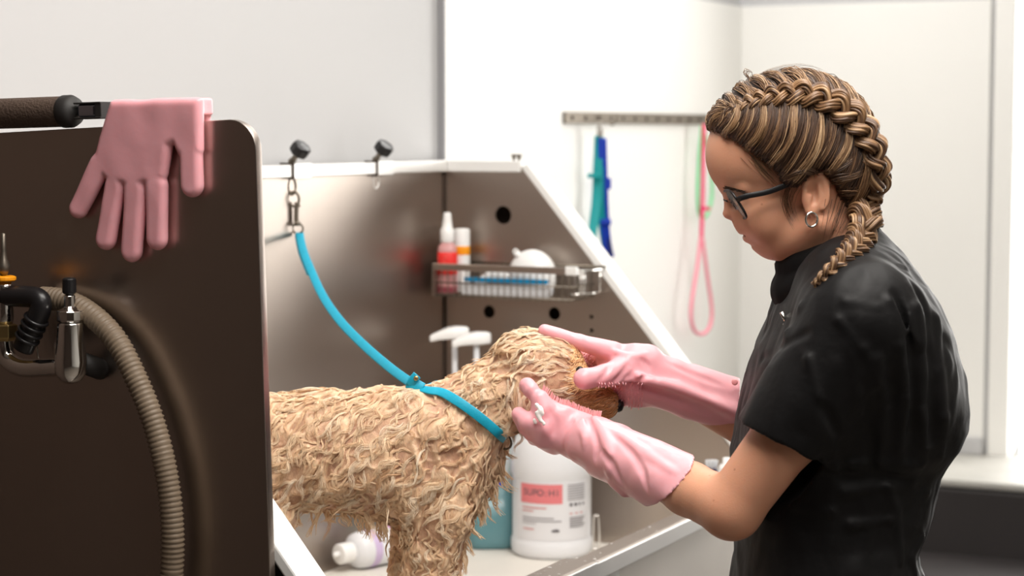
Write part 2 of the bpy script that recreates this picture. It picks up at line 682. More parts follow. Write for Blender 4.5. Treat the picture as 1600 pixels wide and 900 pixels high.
# far wall across the end of the room, with a doorway full of daylight at its right
t0, _ = T_at(1552, 300, -S_END)
t1, _ = T_at(1586, 300, -S_END)
t2, _ = T_at(1596, 300, -S_END)
ledge_z = -0.85
struct('wall_far', tbox(new(), -0.14, t0 - .004, -S_END - .1, -S_END, -CAMZ, HC), MT['wall'])
struct('trim_3', tbox(new(), -0.03, t0 - .012, -S_END, -S_END + .012, -CAMZ, zt), MT['clad'])
dframe = new()
tbox(dframe, t0, t1, -S_END - .1, -S_END + .02, -CAMZ, HC)
struct('door_1', dframe, MT['clad'], bevel=.006)
W1 = t2 + 1.15
struct('wall_far_end', tbox(new(), W1 + .05, 4.4, -S_END - .1, -S_END, -CAMZ, HC), MT['clad'])
struct('trim_4', tbox(new(), t2 - .001, W1 + .05, -S_END - .1, -S_END, .75, HC), MT['wall'])
struct('trim_5', tbox(new(), t2 - .001, W1 + .05, -S_END - .1, -S_END, -CAMZ, ledge_z), MT['wall'])
struct('wall_rear', tbox(new(), -0.14, 4.4, 5.2, 5.3, -CAMZ, HC), MT['dark_wall'])
struct('wall_front', tbox(new(), 4.4, 4.5, -S_END - .1, 5.3, -CAMZ, HC), MT['clad'])
# daylight window beside the door frame
m, nt, b = nodes_of('daylight_pane')
b.inputs['Base Color'].default_value = (.9, .95, 1, 1)
b.inputs['Emission Color'].default_value = (1.0, 0.97, 0.93, 1)
b.inputs['Emission Strength'].default_value = 8.5
MT['daylight'] = m
pane = struct('window_1', tbox(new(), t2, W1, -S_END - .06, -S_END - .05, ledge_z, .75), MT['daylight'])
wf = new()
for a in (t2 + .38, t2 + .76):
    tbox(wf, a - .015, a + .015, -S_END - .049, -S_END - .01, ledge_z, .75)
tbox(wf, t2, W1, -S_END - .049, -S_END - .01, -.06, -.03)
struct('window_frame', wf, MT['clad'], pane)
# stepped black plinth under the far wall
struct('plinth_step', tbox(new(), .25, 4.4, -S_END + .0, -S_END + .42, -CAMZ, ledge_z - .02), MT['plinth'], bevel=.01)
pt = tbox(new(), .25, 4.4, -S_END + .0, -S_END + .425, ledge_z - .019, ledge_z)
struct('plinth_top', pt, MT['plinthtop'], bevel=.006)
struct('plinth_low_step', tbox(new(), .25, 4.4, -S_END + .43, -S_END + 1.0, -CAMZ, -1.03), MT['plinth'], bevel=.01)
bb = new()
ta, _ = T_at(1496, 300, -S_END)
tb, _ = T_at(1546, 300, -S_END)
tbox(bb, ta, tb, -S_END + .013, -S_END + .035, ledge_z, ledge_z + .045)
struct('baseboard_far', bb, MT['wall'], bevel=.004)

# ================================================================== BATHING TUB
TL = 1.40                        # tub length
ZF = -0.785                      # tub floor
ZT = -0.070                      # top of its back panel
ZR = -0.640                      # front rail
AR = 0.645
tub = thing('bathing_tub', T(.32, .7, -CAMZ), 'stainless steel dog bathing tub with sloped end panels and white floor', 'tub')
obj('back_panel', tbox(new(), -.018, 0.0, 0, TL, ZF - .05, ZT - .01), MT['steel'], tub)
endz = lambda a: ZT - (a - .178) * (ZT - (ZR + .01)) / (AR - .178)


def hole_at(px, py, r, b=0.0):
    a, z = T_at(px, py, b)
    return circle2(a, z, r, 24)


MEND = TMAT @ Matrix(((1, 0, 0, 0), (0, 0, -1, 0), (0, 1, 0, 0), (0, 0, 0, 1)))     # local x = a, y = z, local z = towards camera
holes = [hole_at(787, 336, .0175), hole_at(765, 487, .0125), hole_at(867, 490, .0125), hole_at(925, 495, .004), hole_at(925, 516, .004),
         hole_at(1010, 506, .004)]
out = [(0.0, ZF - .05), (AR, ZF - .05), (AR, ZR), (.178, ZT), (0.0, ZT)]
ep = plate('end_panel', out, holes, .004, MEND, MT['steel'], tub)
oc = tbox(new(), 0.0, .1, -.05, -.046, ZF - .05, ZT - .02)
o2 = new()
vs = [T(a, -.048, z) for a, z in ((0.0, ZF - .05), (AR - .01, ZF - .05), (AR - .01, ZR - .02), (.172, ZT - .02), (0.0, ZT - .02))]
oc.free()
o2.faces.new([o2.verts.new(v) for v in vs])
obj('outer_end_skin', o2, MT['hole'], tub)  # plate coloured dark to stand in for shade behind the holes
cs = new()
tbox(cs, -.002, .004, .0, .006, ZF, ZT - .012)
obj('corner_seam', cs, MT['hole'], tub)


def slope_rim(b0, b1, name):
    r = new()
    d = Vector((AR - .178, 0, ZR + .01 - ZT)).normalized()
    nrm = Vector((-d.z, 0, d.x))
    q = []
    for bb_ in (b0, b1):
        for (aa, zz), k in (((.172, ZT), -.004), ((AR + .004, ZR + .005), -.004), ((AR + .004, ZR + .005), .012), ((.172, ZT), .012)):
            q.append(r.verts.new(T(aa + nrm.x * k, bb_, zz + nrm.z * k)))
    for f in ((0, 1, 2, 3), (7, 6, 5, 4), (0, 4, 5, 1), (1, 5, 6, 2), (2, 6, 7, 3), (3, 7, 4, 0)):
        r.faces.new([q[i] for i in f])
    o = obj(name, r, MT['whitemetal'], tub, bevel=.003)
    return o


slope_rim(-.055, .004, 'sloped_rim')
slope_rim(TL - .01, TL + .045, 'sloped_rim')
ne = plate('near_end_panel', out, [], .004, Matrix.Translation(Vector((-UX * TL, -UY * TL, 0))) @ MEND, MT['steel'], tub)
obj('tub_floor', tbox(new(), .001, AR - .01, .004, TL - .004, ZF - .03, ZF), MT['tubfloor'], tub, bevel=.003)
# top bar round the back and along the level part of the far end
bar = new()
tbox(bar, -.012, .010, -.055, TL, ZT - .010, ZT + .012)
obj('tether_bar', bar, MT['rail'], tub, bevel=.002)
bar2 = new()
tbox(bar2, .0105, .168, -.055, .008, ZT - .010, ZT + .012)
obj('end_top_bar', bar2, MT['whitemetal'], tub, bevel=.002)
sb = new()
for px in (803, 811):
    a, z = T_at(px, 256, -.02)
    lathe(sb, [(.003, -.004), (.003, .010), (.005, .011), (.005, .016)], Matrix.Translation(T(a, -.02, ZT + .008)), 10)
obj('end_bolts', sb, MT['nickel'], tub)
# front rail, front panel below it, and the gate that overlaps it
fr = new()
tbox(fr, AR - .012, AR + .026, -.05, TL + .04, ZR - .027, ZR)
obj('front_rail', fr, MT['steel'], tub, bevel=.004)
fr = new()
tbox(fr, AR + .0262, AR + .030, -.05, TL + .04, ZR - .028, ZR - .001)
obj('rail_bright_face', fr, MT['rail'], tub, bevel=.0015)  # front face of the rail, bright reflection put into a paler colour
bq, _ = B_at(900, 850, AR)
gr = new()
tbox(gr, AR - .02, AR + .033, bq, TL, ZR - .031, ZR + .005)
obj('gate_rail', gr, MT['steel'], tub, bevel=.004)
gr = new()
tbox(gr, AR + .0332, AR + .037, bq + .001, TL, ZR - .032, ZR + .004)
obj('gate_bright_face', gr, MT['rail'], tub, bevel=.0015)  # front face of the gate rail, paler for its bright reflection
bp1, _ = B_at(969, 860, AR + .02)
bp2, _ = B_at(921, 880, AR + .02)
bp3, _ = B_at(897, 885, AR + .01)
fp = tbox(new(), AR - .006, AR + .012, -.04, bp1, -1.15, ZR - .028)
obj('front_panel', fp, MT['satin'], tub)
obj('front_post', tbox(new(), AR - .006, AR + .020, bp1, bp2, -CAMZ, ZR - .03), MT['whitemetal'], tub, bevel=.003)
obj('gate_post', tbox(new(), AR - .006, AR + .010, bp2, bp3, -CAMZ, ZR - .034), MT['nickel'], tub)
# foam speckle lying on the rail
fo = new()
for k in range(46):
    bb_ = random.uniform(bq - .06, bq + .42) if k % 5 else random.uniform(bq - .3, bq)
    aa = random.uniform(AR - .015, AR + .03)
    zz = ZR + (.005 if bb_ > bq else 0)
    r_ = random.choice((.0008, .0012, .0018, .003)) * random.uniform(.7, 1.2)
    lathe(fo, [(r_, 0), (r_ * .8, r_ * .3), (r_ * .3, r_ * .5)], Matrix.Translation(T(aa, bb_, zz)), 8, sx=random.uniform(.8, 1.8))
fo_ = obj('foam_spots', fo, MT['foam'], tub, smooth=True)
fo_['kind'] = 'stuff'
for a_, b_ in ((.05, .05), (.05, TL - .05), (AR - .06, TL - .05)):
    obj('leg', tbox(new(), a_ - .02, a_ + .02, b_ - .02, b_ + .02, -CAMZ, ZF - .03), MT['steel'], tub)
obj('under_shelf', tbox(new(), .02, AR - .05, .02, TL - .02, -1.15, -1.13), MT['steel'], tub)

# ================================================================== SPLASH PANEL IN THE FOREGROUND
PB = TL + .055
aR_top, zTop = T_at(403, 190, PB)
aR_bot, _ = T_at(431, 900, PB)
zTop = .012
rc = .036
ol = [(-.028, -1.5)]
ol += [(aR_bot + .02, -1.5)]
for k in range(9):
    t = k / 8 * PI / 2
    ol.append((aR_top - rc + rc * math.cos(t), zTop - rc + rc * math.sin(t)))
ol += [(-.028, zTop - .024)]
panel = thing('splash_panel', T(.25, PB, -CAMZ), 'dark brown steel splash panel with rounded corner in the foreground', 'panel')
MP = Matrix.Translation(Vector((-UX * PB, -UY * PB, 0))) @ MEND
pl = plate('sheet', ol, [], .010, MP, MT['steel_near'], panel, bevel=.0012)
obj('foot', tbox(new(), .0, .5, PB - .03, PB + .03, -CAMZ, -CAMZ + .021), MT['steel_near'], panel, bevel=.003)


def PP(px, py, off=0.0):
    """a point off mm-wise in front of the splash panel"""
    a, z = T_at(px, py, PB + .005 + off)
    return T(a, PB + .005 + off, z)


# padded grip lying on the panel top
ga, _ = T_at(0, 180, PB)
g0 = T(-.02, PB + .0, .0)
gdir = Vector((VX, VY, 0.022)).normalized()
gc = P(110, 174, (T(T_at(110, 178, PB)[0], PB, 0)).y)
grip = thing('padded_grip', gc, 'dark brown padded grip with metal clip lying on top of the splash panel', 'grip')
gb = new()
lathe(gb, [(.015, -.30), (.0188, -.295), (.0192, -.2), (.0192, -.012), (.0188, -.008)], axis_matrix(gc, gdir), 28)
obj('sleeve', gb, MT['grip'], grip, smooth=True)
gb = new()
lathe(gb, [(.0188, -.0118), (.0205, -.009), (.0205, .002), (.017, .009), (.006, .012), (.0055, .022)], axis_matrix(gc, gdir), 28)
obj('end_cap', gb, MT['blackm'], grip, smooth=True)
gb = new()
Mg = axis_matrix(gc + gdir * .036, gdir)
box(gb, (-.010, -.008, -.018), (.010, .008, .010), Mg)
obj('clip', gb, MT['bluesteel'], grip, bevel=.003)
gb = new()
for s in (-1, 1):
    box(gb, (-.012, s * .0092 - .0012, -.022), (.012, s * .0092 + .0012, .020), Mg)
box(gb, (-.011, -.010, .0102), (.011, .010, .020), Mg)
obj('clip_jaw', gb, MT['blackm'], grip, bevel=.001)

# mixer tap on the panel
F0 = PP(110, 545, .05)
tap = thing('mixer_tap', PP(60, 575, .0), 'chrome wall mixer tap with black elbow on the dark splash panel', 'tap')
R3 = lambda px: px * (F0.y / FPX)
b = new()
lathe(b, [(R3(10), R3(-54)), (R3(17), R3(-50)), (R3(25), R3(-38)), (R3(26), R3(-20)), (R3(22), R3(10)), (R3(20), R3(40)), (R3(16), R3(43))], Matrix.Translation(F0), 28)
obj('valve_body', b, MT['chrome'], tap, smooth=True, bevel=.0008)
b = new()
lathe(b, [(R3(19), R3(43)), (R3(21), R3(46)), (R3(21), R3(60)), (R3(14), R3(63)), (R3(9), R3(66)), (R3(9), R3(84)), (R3(6), R3(86))], Matrix.Translation(F0), 12)
obj('valve_nut', b, MT['chrome'], tap, bevel=.0008)
b = new()
lathe(b, [(R3(8), R3(86)), (R3(11), R3(89)), (R3(11), R3(110)), (R3(8), R3(112))], Matrix.Translation(F0), 16)
obj('valve_knob', b, MT['black'], tap, bevel=.001)
b = new()
tube(b, smooth_path([F0 + Vector((-R3(10), 0, -R3(28))), PP(70, 574, .05), PP(35, 574, .05), PP(12, 560, .05), PP(5, 530, .05), PP(4, 490, .05)], 8), R3(15), 20)
obj('spout_arm', b, MT['chrome'], tap, smooth=True)
b = new()
tube(b, [F0 + Vector((R3(4), .012, -R3(20))), PP(152, 575, .012), PP(156, 577, .001)], R3(17), 16)
obj('wall_union', b, MT['blackm'], tap, smooth=True)
b = new()
tube(b, smooth_path([PP(-6, 462, .06), PP(30, 463, .06), PP(58, 466, .06), PP(64, 480, .06), PP(52, 510, .06), PP(36, 545, .06)], 8), R3(17), 20)
obj('elbow', b, MT['black'], tap, smooth=True)
b = new()
for t in (.15, .35, .55, .75):
    c = PP(60, 492, .06).lerp(PP(37, 540, .06), t)
    ring_bm(b, c, R3(18), R3(3.2), PP(37, 540, .06) - PP(60, 492, .06))
obj('elbow_ribs', b, MT['black'], tap, smooth=True)
b = new()
c = PP(7, 470, .06)
lathe(b, [(R3(12), R3(-36)), (R3(14), R3(-30)), (R3(14), R3(24)), (R3(11), R3(30))], Matrix.Translation(c), 20)
obj('hose_coupler', b, MT['chrome'], tap, smooth=True)
b = new()
lathe(b, [(R3(16), R3(31)), (R3(19), R3(33)), (R3(19), R3(38)), (R3(15), R3(40))], Matrix.Translation(c), 20)
obj('orange_washer', b, MT['orange'], tap, bevel=.0006)
b = new()
lathe(b, [(R3(4), R3(40)), (R3(9), R3(48)), (R3(10), R3(56)), (R3(6), R3(66)), (R3(4), R3(80)), (R3(4), R3(106)), (R3(2), R3(108))], Matrix.Translation(c), 16)
obj('spring_stem', b, MT['nickel'], tap, smooth=True)
b = new()
lathe(b, [(R3(14), R3(-64)), (R3(20), R3(-58)), (R3(20), R3(-38)), (R3(14), R3(-36))], Matrix.Translation(c), 6)
obj('brass_nut', b, MT['brass'], tap, bevel=.001)
b = new()
tube(b, smooth_path([PP(66, 490, .02), PP(58, 530, .02), PP(60, 560, .02), PP(66, 572, .03)], 8), .0012, 8)
obj('wire_loop', b, MT['nickel'], tap, smooth=True)

# ribbed hose hanging before the panel
hp = smooth_path([PP(66, 466, .018), PP(100, 470, .020), PP(140, 490, .024), PP(180, 530, .028), PP(212, 590, .030), PP(240, 660, .030),
                  PP(260, 740, .030), PP(269, 820, .030), PP(268, 900, .030), PP(258, 1000, .030), PP(235, 1110, .035)], 30)
rh = R3(17.5)
rr = []
acc_ = 0
for i, p in enumerate(hp):
    acc_ += (p - hp[i - 1]).length if i else 0
    rr.append(rh * (1 + .10 * math.sin(acc_ / .0062 * 2 * PI)))
b = new()
tube(b, hp, rr, 22)
hose = obj('ribbed_hose', b, MT['hose'], smooth=True)
tag(hose, 'ribbed beige grey hose arching down the dark splash panel', 'hose')

# ================================================================== TETHER CLAMPS ON THE BAR
def clamp(px, label, ringR, knob_dir):
    b0, z0 = B_at(px, 268, 0.0)
    c = T(0, b0, ZT + .001)
    root = thing('tether_clamp', c, label, 'clamp', 'tether clamps on the tub bar')
    q = new()
    tbox(q, -.0145, .0125, b0 - .045, b0 + .012, ZT - .0125, ZT + .0145)
    obj('clamp_sleeve', q, MT['rail'], root, bevel=.0015)
    q = new()
    tbox(q, -.0150, .0130, b0 + .0121, b0 + .0145, ZT - .0130, ZT + .0150)
    obj('sleeve_edge', q, MT['hole'], root)
    ax = Vector(knob_dir).normalized()
    s = c + Vector((0, 0, .0135)) - Vector((UX, UY, 0)) * .002
    q = new()
    lathe(q, [(.007, 0), (.007, .006), (.0052, .0065), (.0052, .026)], axis_matrix(s, ax), 8)
    obj('screw', q, MT['nickel'], root)
    q = new()
    lathe(q, [(.010, .020), (.0165, .022), (.0175, .026), (.0175, .036), (.0155, .040), (.006, .041)], axis_matrix(s, ax), 8)
    obj('knob', q, MT['black'], root, bevel=.0012)
    q = new()
    rc_ = c + Vector((0, 0, -.0125 - ringR * 1.25))
    ring_bm(q, rc_, ringR, .0019, (VX * .8 - UX * .1, VY * .8, 0), 28, 8, 1.25)
    obj('ring', q, MT['rail'] if ringR < .011 else MT['nickel'], root, smooth=True)
    return root, rc_


kd = Vector((.55, -.35, .75))
cl1, ring1 = clamp(456, 'clamp with black knob over the ring that holds the aqua leash', .0115, kd)
cl2, ring2 = clamp(587, 'clamp with black knob and an empty ring under the bar', .0100, kd)

# ================================================================== WIRE BASKET AND WHAT IT HOLDS
FB = .105                      # basket front in front of the end panel
a0, z1 = T_at(676, 417, FB)
a1, _ = T_at(893, 420, FB)
a2, _ = T_at(914, 440, .03)
_, z0 = T_at(680, 462, FB)
bk = thing('wire_basket', T((a0 + a1) / 2, .05, z0), 'steel wire basket shelf screwed to the far end panel', 'basket')
q = new()
tbox(q, a0, a1 - .012, FB - .003, FB + .001, z1 - .006, z1 + .007)
obj('front_band', q, MT['steel'], bk, bevel=.001)
q = new()
tbox(q, a1 - .0119, a1 + .012, FB - .006, FB + .004, z1 - .007, z1 + .009)
obj('band_cap', q, MT['whitemetal'], bk, bevel=.002)
q = new()
for k in range(22):
    a = a0 + .004 + (a1 - a0 - .01) * k / 21
    tube(q, smooth_path([T(a, FB - .004, z1), T(a, FB - .004, z0 + .004), T(a, FB - .010, z0), T(a, .012, z0), T(a, .006, z0 + .005), T(a, .006, z1 + .004)], 4), .0011, 6)
obj('wire', q, MT['nickel'], bk, smooth=True)
q = new()
for z in (z0 + .002, (z0 + z1) / 2 - .002):
    tube(q, [T(a0, .006, z), T(a0, FB - .004, z), T(a1, FB - .004, z), T(a1, .006, z)], .0016, 8)
tube(q, [T(a0, .006, z1 + .004), T(a1 + .026, .006, z1 + .004)], .0022, 8)
obj('frame_wire', q, MT['nickel'], bk, smooth=True)
q = new()
tbox(q, a0 - .001, a0 + .002, .004, FB, z0, z1 + .006)
obj('side_plate', q, MT['steel'], bk)
# little side tray of the basket
q = new()
ae = a1 + .020
for zz in (z1, z0 + .012):
    tube(q, smooth_path([T(a1 - .006, FB - .012, zz), T(a1 + .008, FB - .018, zz), T(ae, FB - .050, zz), T(ae, .006, zz)], 5), .0022, 8)
for t in (.25, .5, .75):
    a = a1 - .004 + (ae - a1) * t
    tube(q, [T(a, .07, z1), T(a, .07, z0 + .012)], .0016, 6)
tube(q, [T(ae, .02, z1), T(ae, .02, z0 + .012)], .0022, 6)
obj('side_tray', q, MT['chrome'], bk, smooth=True)

zb = z0 + .0035


def at_basket(px, b):
    return T_at(px, 440, b)[0]


# spray bottle
def up(c): return Matrix.Translation(c)


b_sp = .07
c = T(at_basket(699, b_sp), b_sp, zb)
hpx = c.y / FPX
sp = thing('spray_bottle', c, 'small spray bottle with red label standing in the wire basket', 'bottle')
q = new()
lathe(q, [(.0170, 0), (.0185, .004), (.0185, .080), (.017, .090), (.010, .098), (.009, .100)], up(c), 28, power=3)
obj('body', q, MT['redliquid'], sp, smooth=True, bevel=.0006)
q = new()
lathe(q, [(.0189, .036), (.0192, .0365), (.0192, .0785), (.0189, .079)], up(c), 28, power=3)
obj('label', q, MT['red'], sp, smooth=True)
q = new()
lathe(q, [(.0189, .002), (.0191, .0025), (.0191, .012), (.0189, .0125)], up(c), 28, power=3)
obj('liquid_band', q, mat('dark_rosy', srgb(150, 70, 80), .4), sp, smooth=True)
q = new()
lathe(q, [(.0125, .097), (.0135, .099), (.0135, .122), (.0105, .126), (.0085, .140), (.0075, .153), (.005, .155)], up(c), 28)
obj('spray_head', q, MT['white'], sp, smooth=True, bevel=.0008)
q = new()
Mx = Matrix.Translation(c + Vector((0, 0, .062))) @ Matrix(((VX, UX, 0, 0), (VY, UY, 0, 0), (0, 0, 1, 0), (0, 0, 0, 1)))
for k in range(6):
    box(q, (-.010, -.0199, .008 - k * .006), (random.uniform(.004, .011), -.0192, .0096 - k * .006), Mx)
obj('label_print', q, mat('red_print', srgb(250, 120, 110), .5), sp)
# white tube with orange band behind it
b_t = .035
c = T(at_basket(722, b_t), b_t, zb)
tb_ = thing('lotion_bottle', c, 'slim white bottle with orange band behind the spray bottle', 'bottle')
q = new()
lathe(q, [(.014, 0), (.0155, .003), (.0155, .118), (.0145, .122), (.010, .123)], up(c), 26)
obj('body', q, MT['white'], tb_, smooth=True, bevel=.0006)
q = new()
lathe(q, [(.0156, .072), (.0158, .0725), (.0158, .0885), (.0156, .089)], up(c), 26)
obj('band', q, MT['orange'], tb_, smooth=True)
# white round bowl turned over
b_b = .044
c = T(at_basket(832, b_b), b_b, zb)
bw = thing('upturned_bowl', c, 'glossy white domed bowl with a small tab on wire basket', 'bowl')
r_ = 40 * c.y / FPX
q = new()
MB_ = up(c) @ Matrix(((VX, UX, 0, 0), (VY, UY, 0, 0), (0, 0, 1, 0), (0, 0, 0, 1)))
lathe(q, [(r_ * math.cos(t) if t < PI / 2 - .01 else .0008, r_ * 1.05 * math.sin(t) + .036) for t in np.linspace(-.55, PI / 2, 20)], MB_, 40, sy=.68)
obj('dome', q, MT['white'], bw, smooth=True)
q = new()
lathe(q, [(r_ * .80, 0), (r_ * .84, .003), (r_ * .84, .0125)], MB_, 40, sy=.66)
obj('rim', q, MT['milk'], bw, smooth=True)
q = new()
d = (Vector((-.55, 0, .80))).normalized()
cc = c + Vector((0, 0, .036)) + d * r_ * 1.02
lathe(q, [(.007, -.006), (.0068, .004), (.004, .0065)], axis_matrix(cc, d), 14)
ring_bm(q, cc + d * .007, .0042, .0017, (0, 1, 0))
obj('tab', q, MT['white'], bw, smooth=True)
# comb and tray in the front of the basket
cm_a0, cm_z = T_at(726, 436, .088)
cm_a1, _ = T_at(856, 439, .088)
cmb = thing('blue_comb', T((cm_a0 + cm_a1) / 2, .088, cm_z), 'bright blue long plastic comb lying in the wire basket', 'comb')
q = new()
tbox(q, cm_a0, cm_a1, .085, .091, cm_z - .0045, cm_z + .004)
obj('spine', q, MT['bluecomb'], cmb, bevel=.0012)
q = new()
for k in range(44):
    a = cm_a0 + .003 + (cm_a1 - cm_a0 - .006) * k / 43
    tbox(q, a - .0007, a + .0007, .0792, .0852, cm_z - .002, cm_z + .001)
obj('teeth', q, MT['bluecomb'], cmb)
tr = thing('clear_tray', T((cm_a0 + cm_a1) / 2, .06, zb), 'translucent white plastic tray under the blue comb', 'tray')
q = new()
ta0, ta1 = cm_a0 - .003, cm_a1 + .004
tbox(q, ta0, ta1, .078, .0935, zb, zb + .003)
for lo, hi in (((ta0, .091), (ta1, .0945)), ((ta0, .078), (ta1, .0795))):
    tbox(q, lo[0], hi[0], lo[1], hi[1], zb + .003, cm_z - .010)
tbox(q, ta0, ta0 + .003, .0796, .0909, zb + .003, cm_z - .010)
tbox(q, ta1 - .003, ta1, .0796, .0909, zb + .003, cm_z - .010)
obj('shell', q, MT['milk'], tr, bevel=.0008)
pk_a, pk_z = T_at(775, 428, .05)
pk = thing('paper_packet', T(pk_a, .05, pk_z), 'white folded paper packet behind the blue comb in basket', 'packet')
q = new()
tube(q, smooth_path([T(cm_a0 + .012, .060, zb + .012), T(cm_a0 + .035, .060, cm_z + .004), T(cm_a0 + .060, .060, cm_z + .008), T(cm_a0 + .078, .060, cm_z + .003)], 6), 1, flat=(.008, .003), up=Vector((UX, UY, 0)))
obj('sheet', q, MT['white'], pk, smooth=True)
# the small clear knob of a bottle lying at the right end of the basket
c = T(T_at(857, 452, .093)[0], .089, T_at(857, 454, .093)[1])
kb = thing('clear_stopper', c, 'small clear stopper at the right end of the blue comb', 'stopper')
q = new()
lathe(q, [(.004, -.011), (.007, -.008), (.0078, 0), (.0065, .007), (.004, .010), (.003, .016), (.0012, .0165)], up(c), 18)
obj('knob', q, MT['milk'], kb, smooth=True)

# ================================================================== BOTTLES ON THE TUB FLOOR
zf = CAMZ + ZF + .0005
# white gallon jug with pink label
jc = P(862, 880, 3.655)
jc.z = zf
jug = thing('shampoo_jug', jc, 'big round white jug with pink label on the tub floor', 'jug')
jr = 64.5 * 3.655 / FPX
q = new()
prof = [(jr * .90, 0), (jr * .97, .004), (jr, .012), (jr * 1.0, .028), (jr * .965, .033), (jr * .965, .146), (jr, .152), (jr * 1.01, .170), (jr * .98, .195), (jr * .88, .218),
        (jr * .70, .236), (jr * .45, .248), (jr * .30, .254), (jr * .27, .262), (jr * .27, .275), (.004, .276)]
lathe(q, prof, up(jc), 48)
obj('body', q, MT['milk'], jug, smooth=True)
q = new()
lathe(q, [(jr * .30, .264), (jr * .34, .266), (jr * .34, .290), (jr * .30, .294), (.003, .295)], up(jc), 28)
obj('cap', q, MT['white'], jug, smooth=True, bevel=.0008)
q = new()
hd = Vector((VX, VY, 0))
tube(q, smooth_path([jc + Vector((0.02, .0, .262)), jc + hd * .05 + Vector((0, 0, .268)), jc + hd * .072 + Vector((0, 0, .235)), jc + hd * .066 + Vector((0, 0, .19))], 6), .009, 12)
obj('handle', q, MT['milk'], jug, smooth=True)
face_ang = math.atan2(-1, -.02)


def on_jug(u0, u1, z0, z1, r, n=14):
    """curved patch on a round jug; u = metres of arc to the right from the middle facing the camera"""
    q = new()
    rows = []
    for zz in (z0, z1):
        rows.append([q.verts.new(jc + Vector((math.cos(face_ang + u / r) * r, math.sin(face_ang + u / r) * r, zz))) for u in np.linspace(u0, u1, n)])
    for k in range(n - 1):
        q.faces.new((rows[0][k], rows[0][k + 1], rows[1][k + 1], rows[1][k]))
    return q


lr = jr * .965
lab = obj('label', on_jug(-.078, .082, .036, .146, lr + .0004, 40), MT['label'], jug, smooth=True)
s = 3.6 / FPX
obj('label_block', on_jug(-.064, .020, .104, .140, lr + .0008), MT['labelpink'], lab, smooth=True)
q = new()


def jug_rows(rows, m, name):
    q = new()
    for u0, u1, z0, z1 in rows:
        r = lr + .0012
        n = 6
        A_ = [q.verts.new(jc + Vector((math.cos(face_ang + u / r) * r, math.sin(face_ang + u / r) * r, z0))) for u in np.linspace(u0, u1, n)]
        B_ = [q.verts.new(jc + Vector((math.cos(face_ang + u / r) * r, math.sin(face_ang + u / r) * r, z1))) for u in np.linspace(u0, u1, n)]
        for k in range(n - 1):
            q.faces.new((A_[k], A_[k + 1], B_[k + 1], B_[k]))
    return obj(name, q, m, lab)


jug_rows([(-.060, -.010, .0945, .0975), (-.060, -.035, .0885, .091)], MT['inkpink'], 'label_subtitle')
jug_rows([(-.060, .004, .076, .0785), (-.060, .018, .0705, .073), (-.060, -.03, .066, .0675)], MT['inkpale'], 'label_print')
jug_rows([(-.058, -.034, .055, .0575)], MT['inkpink'], 'label_volume')
jug_rows([(.000, .014, .052, .056), (.004, .012, .0565, .0575)], MT['ink'], 'label_seal')
jug_rows([(.030, .070, .137 - k * .0045, .139 - k * .0045) for k in range(7)], MT['inkpale'], 'label_instructions')
jug_rows([(.034 + k * .010, .034 + k * .010 + (.006 if k < 2 else .004), .099, .1045) for k in range(4)], MT['ink'], 'label_symbols')
jug_rows([(.034 + k * .012, .034 + k * .012 + .006, .084, .0865) for k in range(3)], MT['inkpink'], 'label_marks')
jug_rows([(.034, .070 - .003 * (k % 3), .076 - k * .0042, .0785 - k * .0042) for k in range(5)], MT['inkpale'], 'label_batch')
# the big name in the pink block, bent letter by letter round the jug
word = 'SUPO:HI'
for i, ch in enumerate(word):
    u = -.058 + .0105 * (i + .5)
    r = lr + .0012
    ang = face_ang + u / r
    ex = Vector((-math.sin(ang), math.cos(ang), 0))
    en = Vector((math.cos(ang), math.sin(ang), 0))
    c = jc + en * r + Vector((0, 0, .124))
    M_ = Matrix(((ex.x, 0, en.x, c.x), (ex.y, 0, en.y, c.y), (0, 1, 0, c.z), (0, 0, 0, 1)))
    text_mesh('letter', ch, M_, .017, MT['ink'], lab, thick=.0001)

# teal jug with pump
tc_ = P(768, 868, 3.715)
tc_.z = zf
tj = thing('shampoo_jug', tc_, 'teal shampoo jug with white pump between the dog and white jug', 'jug')
MTJ = Matrix.Translation(tc_) @ Matrix.Rotation(.06, 4, 'Z')
tr_ = .0445
q = new()
lathe(q, [(tr_ * .86, 0), (tr_ * .97, .005), (tr_, .014), (tr_, .040), (tr_ * .985, .044), (tr_ * .985, .118)], MTJ, 40, power=4.5)
obj('body', q, MT['tealjug'], tj, smooth=True)
q = new()
lathe(q, [(tr_ * .986, .1182), (tr_ * .985, .15), (tr_ * .95, .190), (tr_ * .80, .215), (tr_ * .45, .235), (tr_ * .36, .24), (tr_ * .34, .252)], MTJ, 40, power=4.5)
obj('clear_top', q, MT['clearjug'], tj, smooth=True)
q = new()
box(q, (.006, -tr_ * 1.012, .122), (.018, -tr_ * .985, .172), MTJ)
obj('label', q, MT['blue'], tj)


